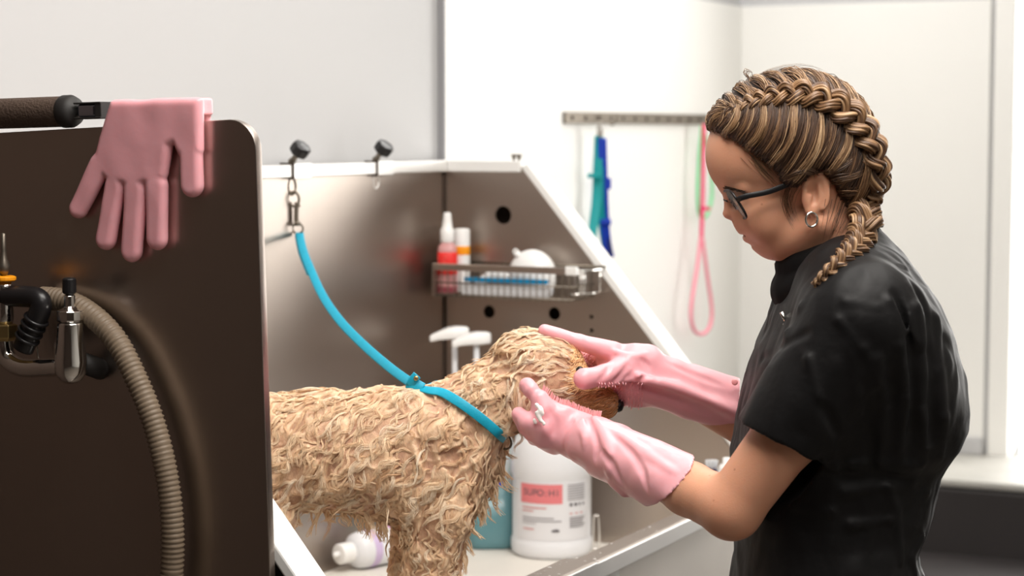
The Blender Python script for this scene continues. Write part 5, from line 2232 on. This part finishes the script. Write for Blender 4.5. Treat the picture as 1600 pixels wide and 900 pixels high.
def hair_sdf(p):
    d = cranium(p, 9)
    d = smin(d, s_ell(p, H(1170, 236, 0), (60 * HS, 70 * HS, 60 * HS), rotY(-14)), 16 * HS)
    x, y = hx(p), hy(p)
    dz = np.abs(p[:, 1] - HY) / HS
    line = np.interp(x, HAIRLINE[:, 0], HAIRLINE[:, 1])
    d = smax(d, (y - line) * HS * .75, 6 * HS)
    return d + vnoise(p * 60, 61) * .0012


lo = A3((H(1095, 0, 0)[0], HY - .115, P(800, 372, 2.5).z)); hi = A3((H(1385, 0, 0)[0], HY + .115, P(800, 92, 2.5).z))
hV, hF = sdf_mesh(hair_sdf, lo, hi, .0026)
hV = relax(hV, hF, 2, .5)
m = mat('hair_base', srgb(46, 32, 25), .55, var=.25, scale=40, stretch=(1, 1, .4))
MT['hairbase'] = m
hair = mesh_np('hair', hV, hF, m, person)
hair['label'] = 'brown hair with blond streaks in two long braids'
habvh = bvh_of(hV, hF)
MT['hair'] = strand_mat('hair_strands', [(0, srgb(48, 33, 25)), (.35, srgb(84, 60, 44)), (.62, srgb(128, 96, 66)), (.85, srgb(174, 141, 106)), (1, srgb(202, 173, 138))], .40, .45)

BRAID = [(1137, 176), (1165, 165), (1195, 157), (1228, 151), (1258, 151), (1286, 160), (1312, 174), (1334, 194), (1350, 220), (1361, 250), (1367, 282), (1364, 312), (1354, 336)]


def surf(px, py):
    h, n_ = hit(habvh, px, py)
    if h is None:
        g = P(px, py, HY - .02)
        h, n_, _, _ = habvh.find_nearest(g)
    return h, n_


bp_path, bn_path = [], []
b2d = smooth_path([Vector((a, b_, 0)) for a, b_ in BRAID], 6)
for v in b2d:
    h, n_ = surf(min(v.x, 1362), v.y)
    bp_path.append(h); bn_path.append(n_)
# smooth the normals along the path
for _ in range(6):
    bn_path = [(bn_path[max(i - 1, 0)] + bn_path[i] * 2 + bn_path[min(i + 1, len(bn_path) - 1)]).normalized() for i in range(len(bn_path))]
    bp_path = [bp_path[0]] + [(bp_path[i - 1] + bp_path[i] * 2 + bp_path[i + 1]) / 4 for i in range(1, len(bp_path) - 1)] + [bp_path[-1]]
on_head = len(bp_path)
# the free end falls over the collar to the front of the shoulder
tail2d = [(1350, 352), (1342, 370), (1334, 386), (1320, 402), (1304, 418), (1288, 432), (1272, 446)]
tailY = [2.425, 2.415, 2.405, 2.395, 2.388, 2.384, 2.382]
shbvh, cobvh = bvh_of(sV, sF), bvh_of(kV, kF)
tail3 = []
for (x, y), Y in zip(tail2d, tailY):
    for bv_ in (shbvh, cobvh, hbvh):
        h, n_ = hit(bv_, x, y)
        if h is not None:
            Y = min(Y, h.y - .004)
    tail3.append(P(x, y, Y))
tp_ = smooth_path([bp_path[-1]] + tail3, 6)[1:]
bp_path += tp_
bn_path += [Vector((.25, -1, .25)).normalized()] * len(tp_)
bw_px = np.interp(np.arange(len(bp_path)), [0, 14, 30, 48, on_head, on_head + 12, on_head + 26, len(bp_path) - 1], [7, 13, 18, 20, 20, 17, 12, 4])


def build_braid(mirror):
    Pth = np.array([list(v) for v in bp_path])
    Nrm = np.array([list(v) for v in bn_path])
    if mirror:
        Pth = Pth * np.array([1, -1, 1]) + np.array([0, 2 * HY, 0])
        Nrm = Nrm * np.array([1, -1, 1])
    seg = np.linalg.norm(np.diff(Pth, axis=0), axis=1)
    s_ = np.concatenate([[0], np.cumsum(seg)])
    n = 260
    u = np.linspace(0, s_[-1], n)
    Q = np.stack([np.interp(u, s_, Pth[:, i]) for i in range(3)], 1)
    NN = np.stack([np.interp(u, s_, Nrm[:, i]) for i in range(3)], 1)
    W = np.interp(u, s_, bw_px) * HS
    tg = np.gradient(Q, axis=0)
    tg /= np.linalg.norm(tg, axis=1, keepdims=True)
    NN -= (NN * tg).sum(1, keepdims=True) * tg
    NN /= np.linalg.norm(NN, axis=1, keepdims=True)
    BB = np.cross(tg, NN)
    # phase advances faster where the braid is thinner
    ph = np.cumsum(np.concatenate([[0], np.diff(u)]) / (W * 4.3 + .004)) * 2 * PI
    paths, rad, idv, nrm = [], [], [], []
    fs = 20
    for b_ in range(3):
        a = ph + b_ * 2 * PI / 3
        cx = W * .95 * np.cos(a)
        cz = W * .42 * np.sin(2 * a)
        cen = Q + BB * cx[:, None] + NN * (cz + W * .45)[:, None]
        for f in range(fs):
            rr_ = math.sqrt((f + .5) / fs)
            th = f * 2.39996 + b_
            tw = ph * .25
            ox, oz = rr_ * np.cos(th + tw), rr_ * np.sin(th + tw)
            pt = cen + BB * (ox * W * .50)[:, None] + NN * (oz * W * .46)[:, None]
            pt = pt + rng.normal(0, .0003, 3)
            paths.append(pt)
            rad.append(W * .155)
            idv.append(np.clip(rng.normal(.56, .19) , 0, 1))
            nrm.append(NN)
    V_, F_, A_ = strands_mesh(np.array(paths), np.array(rad), np.array(idv), 5, .8, np.array(nrm))
    # darker where strands dive is left to the light
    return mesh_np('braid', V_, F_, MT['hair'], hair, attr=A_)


build_braid(False)
build_braid(True)

# hair combed from the hairline and from the parting into the braid
sp_, sr_, si_, sn_ = [], [], [], []


def comb(p0, p1, bow, n, spread, ids, w=.0007, lift0=.001, liftm=.004, K=12, sag=0.0):
    """n hairs from photo spot p0 to spot p1, bowed sideways by bow px; each follows the scalp"""
    n = int(n * 1.7)
    for i in range(n):
        a = Vector((p0[0] + random.gauss(0, spread), p0[1] + random.gauss(0, spread), 0))
        b_ = Vector((p1[0] + random.gauss(0, spread * .7), p1[1] + random.gauss(0, spread * .5), 0))
        dv = b_ - a
        sd = Vector((-dv.y, dv.x, 0)).normalized()
        bw = bow + random.gauss(0, 2)
        lf = random.uniform(.3, 1) * liftm
        pts_, nn_ = [], []
        for t in np.linspace(0, 1, K):
            q_ = a + dv * t + sd * bw * math.sin(PI * t)
            h, n_ = surf(q_.x, q_.y)
            pts_.append(h + n_ * (lift0 + lf * math.sin(PI * (.12 + .76 * t)) + lf * .8 * t)); nn_.append(n_)
        sp_.append(pts_); sn_.append(nn_)
        r0 = w * random.uniform(.6, 1.2)
        sr_.append([r0 * (.35 + .65 * math.sin(PI * min(1, .12 + t * .9))) for t in np.linspace(0, 1, K)])
        si_.append(min(1, max(0, random.gauss(*ids))))


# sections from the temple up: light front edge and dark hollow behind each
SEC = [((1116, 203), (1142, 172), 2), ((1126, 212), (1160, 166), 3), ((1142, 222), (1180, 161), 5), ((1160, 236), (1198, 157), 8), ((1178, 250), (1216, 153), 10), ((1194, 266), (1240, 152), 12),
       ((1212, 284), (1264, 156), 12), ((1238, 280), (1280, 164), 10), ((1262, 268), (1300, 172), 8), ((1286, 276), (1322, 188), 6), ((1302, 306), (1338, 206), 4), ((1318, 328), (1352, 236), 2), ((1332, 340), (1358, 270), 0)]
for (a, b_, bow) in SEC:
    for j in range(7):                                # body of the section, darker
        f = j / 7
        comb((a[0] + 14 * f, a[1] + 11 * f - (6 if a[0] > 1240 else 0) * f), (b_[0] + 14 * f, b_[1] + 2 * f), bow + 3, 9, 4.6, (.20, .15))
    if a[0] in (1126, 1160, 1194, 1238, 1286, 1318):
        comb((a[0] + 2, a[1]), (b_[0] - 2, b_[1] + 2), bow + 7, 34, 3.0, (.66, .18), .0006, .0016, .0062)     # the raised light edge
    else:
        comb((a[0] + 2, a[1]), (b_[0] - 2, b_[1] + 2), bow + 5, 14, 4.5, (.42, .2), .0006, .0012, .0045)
# above the braid: from the middle parting forward-down into the braid
TOP = [((1109, 204), (1134, 178), 1), ((1107, 194), (1134, 175), 0), ((1110, 182), (1138, 172), -1), ((1117, 168), (1142, 170), -2), ((1130, 150), (1150, 168), -2), ((1150, 134), (1176, 160), -3), ((1172, 122), (1204, 154), -4), ((1196, 114), (1232, 149), -5), ((1222, 109), (1260, 148), -6), ((1250, 107), (1288, 157), -7), ((1276, 111), (1312, 170), -8),
       ((1300, 122), (1334, 190), -8), ((1322, 140), (1350, 214), -7), ((1342, 164), (1360, 244), -5)]
for (a, b_, bow) in TOP:
    for j in range(5):
        comb((a[0] + 5 * j, a[1] + 1.5 * j), (b_[0] + 5 * j, b_[1] + 3 * j * (b_[0] > 1290)), bow, 9, 2.6, (.40, .2), .0007, .001, .0036)
    comb(a, b_, bow - 4, 14, 3, (.64, .18), .0006, .001, .005)
# behind the ear and nape, back to the braid
for a, b_ in (((1290, 280), (1350, 262)), ((1300, 296), (1356, 290)), ((1312, 316), (1354, 312)), ((1322, 334), (1350, 330)), ((1262, 276), (1340, 240)), ((1276, 278), (1348, 268))):
    comb(a, b_, 5, 40, 4, (.36, .18), .0006, .001, .004)
# swept over the top of the ear
comb((1216, 284), (1298, 276), -14, 40, 3, (.36, .2), .0006, .001, .004)
# mirror the whole comb to the far side of the head
A_ = np.array([[list(q) for q in r] for r in sp_]); N_ = np.array([[list(q) for q in r] for r in sn_])
A2 = A_ * np.array([1, -1, 1]) + np.array([0, 2 * HY, 0]); N2 = N_ * np.array([1, -1, 1])
hsV, hsF, hsA = strands_mesh(np.concatenate([A_, A2]), np.concatenate([np.array(sr_)] * 2), np.concatenate([np.array(si_)] * 2), 5, .7, np.concatenate([N_, N2]))
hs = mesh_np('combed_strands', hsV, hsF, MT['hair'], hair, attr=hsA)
hs['kind'] = 'stuff'
# loose hairs: sideburn, nape, flyaways
lp, lr_ = [], []


def loose(pts, Y, n, spread, w=.00045):
    for _ in range(n):
        o_ = [random.gauss(0, spread) for _ in range(2)]
        lp.append([list(P(x + o_[0] * (1 + .4 * i) + random.gauss(0, .5), y + o_[1], Y)) for i, (x, y) in enumerate(pts)])
        lr_.append([w * (1.05 - .8 * i / (len(pts) - 1)) for i in range(len(pts))])


def onskin(pts, n, spread, w=.0004, lift=.0012):
    for _ in range(n):
        o_ = [random.gauss(0, spread) for _ in range(2)]
        q_ = []
        for i, (x, y) in enumerate(pts):
            h, n_ = hit(hbvh, x + o_[0] * (1 - .5 * i / len(pts)), y + o_[1])
            if h is None: break
            q_.append(list(h + n_ * lift))
        if len(q_) == len(pts):
            lp.append(q_); lr_.append([w * (1.05 - .8 * i / (len(pts) - 1)) for i in range(len(pts))])


onskin([(1232, 290), (1228, 302), (1226, 314), (1228, 326), (1233, 338), (1240, 348)], 20, 4.5, .00022)
onskin([(1244, 288), (1236, 300), (1233, 314), (1236, 326), (1240, 334), (1243, 340)], 12, 4.0, .00022)
onskin([(1320, 318), (1316, 328), (1312, 340), (1308, 350), (1304, 358), (1300, 366)], 36, 11, .00022)
onskin([(1178, 246), (1182, 252), (1188, 260), (1196, 268), (1204, 276), (1212, 284)], 40, 7, .00025)
loose([(1170, 122), (1164, 116), (1166, 110), (1172, 112), (1173, 118), (1170, 121)], 2.49, 6, 2)
loose([(1180, 122), (1200, 112), (1225, 105), (1250, 103), (1270, 106), (1285, 113)], 2.48, 8, 2, .0002)
loose([(1300, 120), (1320, 134), (1335, 152), (1347, 174), (1357, 198), (1364, 222)], 2.48, 8, 2, .0002)
lV, lF, lA = strands_mesh(np.array(lp), np.array(lr_), np.clip(rng.normal(.45, .2, len(lp)), 0, 1), 4)
lo_ = mesh_np('loose_strands', lV, lF, MT['hair'], hair, attr=lA)
lo_['kind'] = 'stuff'

# ------------------------------------------------------------------ worn gloves
NF = Vector((0, 1, 0))


def worn(sdf0, cloud, h, label, bristle, folds=()):
    pts = np.array([list(v) for v in cloud])
    V_, F_ = sdf_mesh(sdf0, pts.min(0), pts.max(0), .004)
    cb = bvh_of(V_, F_)
    FO = []
    for line, r0, lift, sign in folds:
        q = []
        for x, y in line:
            hh, nn = hit(cb, x, y)
            if hh is not None: q.append(hh + nn * lift)
        if len(q) > 1: FO.append((smooth_path(q, 3), r0, sign))

    def sdf(p):
        d = sdf0(p)
        for q, r0, sign in FO:
            n = len(q) - 1
            c = None
            for i in range(n):
                t0, t1 = math.sin(PI * (i + .15) / (n + .3)) ** .5, math.sin(PI * (i + 1.15) / (n + .3)) ** .5
                k = s_cap(p, q[i], q[i + 1], r0 * t0, r0 * t1)
                c = k if c is None else np.minimum(c, k)
            d = smin(d, c, r0 * 1.3) if sign > 0 else smax(d, -c, r0 * 1.1)
        return d
    V_, F_ = sdf_mesh(sdf, pts.min(0), pts.max(0), h)
    V_ = relax(V_, F_, 2, .45)
    o = mesh_np('rubber_glove', V_, F_, MT['pink'], person)
    o['label'] = label
    bv = bvh_of(V_, F_)
    bp_, br_ = [], []
    for loc0, d0, sp in bristle:
        if isinstance(loc0, tuple):                    # (photo x, start y, step): first surface met going down or up
            if len(loc0) == 2:
                loc, n_ = hit(bv, *loc0)
                if loc is None or n_.y > -.1: continue
                bp_.append([list(loc - n_ * .001 + (Vector(d0).normalized() * .5 + n_ * .6).normalized() * sp * t) for t in (0, .5, .85, 1)])
                br_.append([.0008, .00065, .0006, .0003])
                continue
            x, y, dy, back_ = loc0
            h = None
            for _ in range(60):
                h, n_ = hit(bv, x, y)
                if h is not None: break
                y += dy
            if h is None: continue
            loc, n_, _, _ = bv.find_nearest(h + Vector((0, back_, 0)))
        else:
            loc, n_, _, _ = bv.find_nearest(loc0)
        d_ = (Vector(d0).normalized() * .75 + n_ * .45).normalized()
        bp_.append([list(loc - n_ * .001 + d_ * sp * t) for t in (0, .5, .85, 1)])
        br_.append([.00085, .0007, .0006, .0003])
    if bp_:
        V2, F2, A2_ = strands_mesh(np.array(bp_), np.array(br_), np.zeros(len(bp_)), 6)
        bo = mesh_np('bristles', V2, F2, MT['pink2'], o)
        bo['kind'] = 'stuff'
    return o


def near_glove(p):
    Y = 2.622
    s = Y / FPX
    C = lambda a, b, ra, rb, k=1.0: s_cap(p, P(a[0], a[1], Y + (a[2] if len(a) > 2 else 0)), P(b[0], b[1], Y + (b[2] if len(b) > 2 else 0)), ra * s, rb * s, flat=(NF if k != 1 else None), k=k)
    d = C((900, 680), (860, 668), 35, 35, .58)
    d = smin(d, C((874, 656), (852, 646), 26, 23, .6), 12 * s)
    # fingers: index folded up beside the ear, the others reaching under the jaw
    d = smin(d, C((850, 640, -.002), (843, 624, .002), 17, 15), 7 * s)
    d = smin(d, C((843, 624, .002), (834, 616, .006), 12, 10.5), 4 * s)
    d = smin(d, C((829, 609, .008), (824, 602, .012), 13.5, 13), 4 * s)
    d = smin(d, C((850, 668, -.004), (825, 660, .000), 19, 16), 6 * s)
    d = smin(d, C((825, 660, .000), (811, 648, .010), 15, 11.5), 5 * s)
    d = smin(d, C((850, 684, .006), (824, 668, .018), 17, 14), 6 * s)
    d = smin(d, C((824, 668, .018), (812, 652, .034), 13, 11), 5 * s)
    d = smin(d, C((868, 696, .010), (838, 684, .024), 16, 13), 6 * s)
    d = smin(d, C((838, 684, .024), (826, 664, .042), 12, 10), 5 * s)
    # thumb laid along the cheek
    d = smin(d, C((916, 668, .002), (880, 647, .012), 18, 15), 9 * s)
    d = smin(d, C((880, 647, .012), (854, 633, .018), 14, 12), 6 * s)
    # wrist bulge, folds and cuff
    d = smin(d, C((908, 684, -.008), (958, 706, -.060), 36, 42, .72), 16 * s)
    ax0, ax1 = P(925, 692, 2.580), P(1046, 752, 2.462)
    cuf = s_cap(p, ax0, ax1 + (ax1 - ax0) * .5, 42 * s, 54 * s, flat=NF, k=.90)
    inn = s_cap(p, ax0 + (ax1 - ax0) * .6, ax1 + (ax1 - ax0) * .55, 39 * s, 42.5 * s, flat=NF, k=.90)
    rim = ax1 - ax0
    nr = Vector((rim.x, 0, rim.z)).normalized()
    # slanted mouth: runs from lower left to upper right
    m0, m1 = P(1018, 786, 2.46), P(1078, 714, 2.46)
    ml = m1 - m0
    mn = Vector((-ml.z, 0, ml.x)).normalized()
    if mn.dot(rim) < 0: mn = -mn
    w = vnoise(p * 36 + vnoise(p * 20, 70)[:, None], 71) * .0022
    # long pulls running down the cuff
    fold = None
    for q in (((930, 690, -.076), (985, 706, -.126), (1030, 738, -.186)), ((940, 722, -.080), (960, 752, -.110), (975, 768, -.120))):
        for a, b_ in zip(q, q[1:]):
            c = C(a, b_, 9, 8)
            fold = c if fold is None else np.minimum(fold, c)
    sag = C((942, 722, -.050), (958, 742, -.060), 22, 15)
    cuf = smin(cuf, sag, 14 * s)
    cuf = smin(cuf, fold, 10 * s)
    d = smin(d, cuf, 12 * s)
    d = d + w
    d = np.maximum(d, (p - A3(m0)) @ A3(mn))
    return smax(d, -inn, .0012)


br = []
for k in range(76):
    x = 848 + 96 * k / 75
    br.append(((x, 592, 1.0, random.choice((.003, .008))), Vector((.22, .1, 1)), random.uniform(.0075, .0095)))
near_gl = worn(near_glove, [P(790, 580, 2.55), P(1095, 810, 2.38), P(790, 580, 2.70), P(1095, 810, 2.70), P(790, 810, 2.6), P(1100, 575, 2.6)], .0017,
               'pink glove on the near hand under the dog jaw', br,
               [([(912, 648), (926, 668), (934, 695), (930, 722)], .0050, .0026, -1), ([(930, 655), (946, 680), (952, 712), (950, 742)], .0065, -.0025, 1),
                ([(962, 680), (985, 705), (1005, 738), (1012, 768)], .0050, .0026, -1), ([(950, 668), (985, 690), (1030, 722), (1056, 738)], .0050, -.0022, 1),
                ([(900, 655), (912, 676), (912, 698)], .0045, -.0015, 1), ([(940, 705), (958, 728), (975, 760)], .0050, .0028, -1), ([(858, 640), (868, 660), (864, 684)], .0040, .0024, -1)])


def far_glove(p):
    Y = 2.705
    s = Y / FPX
    C = lambda a, b, ra, rb, k=1.0: s_cap(p, P(a[0], a[1], Y + (a[2] if len(a) > 2 else 0)), P(b[0], b[1], Y + (b[2] if len(b) > 2 else 0)), ra * s, rb * s, flat=(NF if k != 1 else None), k=k)
    # back of the hand, seen from the thumb side
    d = C((1000, 576, .02), (962, 566, .026), 36, 30, .75)
    # index finger along the top of the head
    d = smin(d, C((956, 550, .016), (905, 534, .010), 17, 13), 9 * s)
    d = smin(d, C((905, 534, .010), (851, 516, .004), 12.5, 9.5), 5 * s)
    # thumb on the near side of the bridge of the muzzle
    d = smin(d, C((985, 572, .008), (948, 586, -.026), 24, 18), 10 * s)
    d = smin(d, C((948, 586, -.026), (913, 592, -.044), 17.5, 17), 7 * s)
    # three more fingers round the far side of the head
    for (a, b_, c_) in (((958, 562, .036), (915, 552, .060), (868, 542, .066)), ((962, 580, .042), (920, 578, .068), (880, 572, .074)), ((968, 598, .044), (930, 602, .064), (898, 602, .068))):
        d = smin(d, C(a, b_, 17, 14), 7 * s)
        d = smin(d, C(b_, c_, 13.5, 11), 5 * s)
    # palm pad below, facing the muzzle
    d = smin(d, C((992, 606, .026), (966, 606, .030), 33, 28, .5), 10 * s)
    # wrist and cuff
    ax0, ax1 = P(1000, 586, Y + .02), P(1145, 634, 2.75)
    cuf = s_cap(p, ax0, ax1 + (ax1 - ax0) * .4, 42 * s, 46 * s, flat=NF, k=.84)
    cuf = smin(cuf, C((1000, 560, .02), (1012, 556, .02), 22, 16), 12 * s)
    inn = s_cap(p, ax0 + (ax1 - ax0) * .7, ax1 + (ax1 - ax0) * .45, 32 * s, 38 * s, flat=NF, k=.84)
    m0, m1 = P(1142, 674, 2.75), P(1155, 596, 2.75)
    ml = m1 - m0
    mn = Vector((-ml.z, 0, ml.x)).normalized()
    if mn.dot(ax1 - ax0) < 0: mn = -mn
    # a flat crease edge along the cuff
    e = None
    for a, b_ in zip(((1000, 590, -.022), (1060, 606, -.010), (1130, 636, .006)), ((1060, 606, -.010), (1130, 636, .006), (1150, 644, .010))):
        c = C(a, b_, 8, 8)
        e = c if e is None else np.minimum(e, c)
    cuf = smin(cuf, e, 16 * s)
    d = smin(d, cuf, 14 * s)
    for q in (((992, 600, -.024), (1012, 585, -.026)), ((975, 600, -.022), (990, 582, -.026)), ((1018, 572, -.020), (1030, 600, -.024))):
        d = smax(d, -C(q[0], q[1], 4, 3), 7 * s)
    d = d + vnoise(p * 34 + vnoise(p * 22, 75)[:, None], 76) * .0017
    d = np.maximum(d, (p - A3(m0)) @ A3(mn))
    return smax(d, -inn, .0012)


br = []
Yb = 2.705
for k in range(36):                                       # underside of the thumb
    br.append(((897 + 70 * k / 35, 632, -1.0, random.uniform(.001, .010)), Vector((-.1, .15, -1)), .0055))
for k in range(154):                                      # palm pad
    x, y = 936 + 5.2 * (k % 14) + random.uniform(-1, 1), 598 + 4.4 * (k // 14 % 11) + random.uniform(-1, 1)
    br.append(((x, y), Vector((-.35, -1, -.45)), .0055))
for k in range(70):                                       # the web between thumb and index
    x, y = random.uniform(912, 955), random.uniform(550, 580)
    br.append((P(x, y, Yb + .045), Vector((-.4, -1, -.3)), .006))
far_gl = worn(far_glove, [P(832, 490, 2.63), P(1180, 700, 2.63), P(832, 490, 2.80), P(1180, 700, 2.80)], .0018, 'pink glove on the far hand holding the dog head from above', br,
              [([(952, 602), (985, 594), (1030, 598), (1085, 616), (1146, 642)], .0042, -.0014, 1), ([(934, 596), (946, 584), (952, 572)], .0040, .0022, -1), ([(956, 598), (972, 584), (984, 566)], .0045, .0022, -1),
               ([(985, 598), (1005, 604), (1060, 628), (1110, 648)], .0055, .0040, -1), ([(1000, 560), (1012, 572), (1016, 590)], .0042, .0022, -1), ([(960, 548), (985, 556), (1010, 552)], .0045, -.0018, 1),
               ([(1040, 566), (1085, 586), (1130, 604)], .0045, .0034, -1)])
# cuff button tab on the far glove, foam on the hands
q = new()
lathe(q, [(.0040, 0), (.0046, .0008), (.0030, .0016)], axis_matrix(P(1148, 597, 2.715), Vector((0, -1, .2))), 14)
obj('cuff_stud', q, MT['pink2'], far_gl, smooth=True)


def foam_sdf(p):
    d = None
    for x, y, Y, r in ((842, 650, 2.594, 5), (846, 642, 2.594, 5), (838, 632, 2.60, 4), (835, 656, 2.60, 4), (843, 636, 2.596, 4), (838, 645, 2.596, 4), (848, 658, 2.592, 4)):
        q_ = s_cap(p, P(x, y, Y + .002), P(x + 2, y + 4, Y + .002), .72 * r * Y / FPX)
        d = q_ if d is None else smin(d, q_, .004)
    return d + vnoise(p * 220, 80) * .0012


c = np.array([list(P(820, 615, 2.57)), list(P(870, 675, 2.62)), list(P(820, 615, 2.62)), list(P(870, 675, 2.57))])
fV, fF = sdf_mesh(foam_sdf, c.min(0), c.max(0), .0014)
fo2 = mesh_np('soap_foam', fV, fF, MT['foam'], near_gl)
fo2['kind'] = 'stuff'
# ================================================================== CAMERA AND LIGHT
cam_d = bpy.data.cameras.new('camera')
cam_d.sensor_width = 36
cam_d.lens = FPX / 1600 * 36
cam_d.dof.use_dof = True
cam_d.dof.focus_distance = 2.56
cam_d.dof.aperture_fstop = 4.4
cam_d.clip_start = .05
cam = bpy.data.objects.new('camera', cam_d)
COL.objects.link(cam)
cam.location = (0, 0, CAMZ)
cam.rotation_euler = (PI / 2 - TH, 0, 0)
scene.camera = cam


def area(name, loc, target, sx, sy, energy, col):
    d = bpy.data.lights.new(name, 'AREA')
    d.shape = 'RECTANGLE'
    d.size, d.size_y = sx, sy
    d.energy = energy
    d.color = col
    o = bpy.data.objects.new(name, d)
    COL.objects.link(o)
    o.location = loc
    v = Vector(target) - Vector(loc)
    o.rotation_euler = v.to_track_quat('-Z', 'Y').to_euler()
    return o


zc = CAMZ + HC - .03
area('ceiling_or_fill_light', (0.32, 2.0, zc), (0.22, 2.2, 0), 1.4, .8, 70, (1, .95, .89))
area('ceiling_or_fill_light', (0.55, 3.1, zc), (0.55, 3.1, 0), 1.2, .6, 20, (1, .96, .91))
area('ceiling_or_fill_light', (0.55, .55, zc), (0.5, .9, 0), 1.2, .6, 24, (1, .95, .89))  # added frontal fill to lighten the surfaces facing the camera
area('ceiling_or_fill_light', (0.45, 4.6, zc), (0.45, 4.6, 0), .9, .5, 22, (1, .98, .95))
w = bpy.data.worlds.new('world')
scene.world = w
w.use_nodes = True
w.node_tree.nodes['Background'].inputs[0].default_value = (.5, .5, .52, 1)
w.node_tree.nodes['Background'].inputs[1].default_value = .3
scene.view_settings.view_transform = 'Standard'
scene.view_settings.look = 'None'
scene.view_settings.gamma = 1
scene.view_settings.use_curve_mapping = False
scene.view_settings.exposure = -0.55
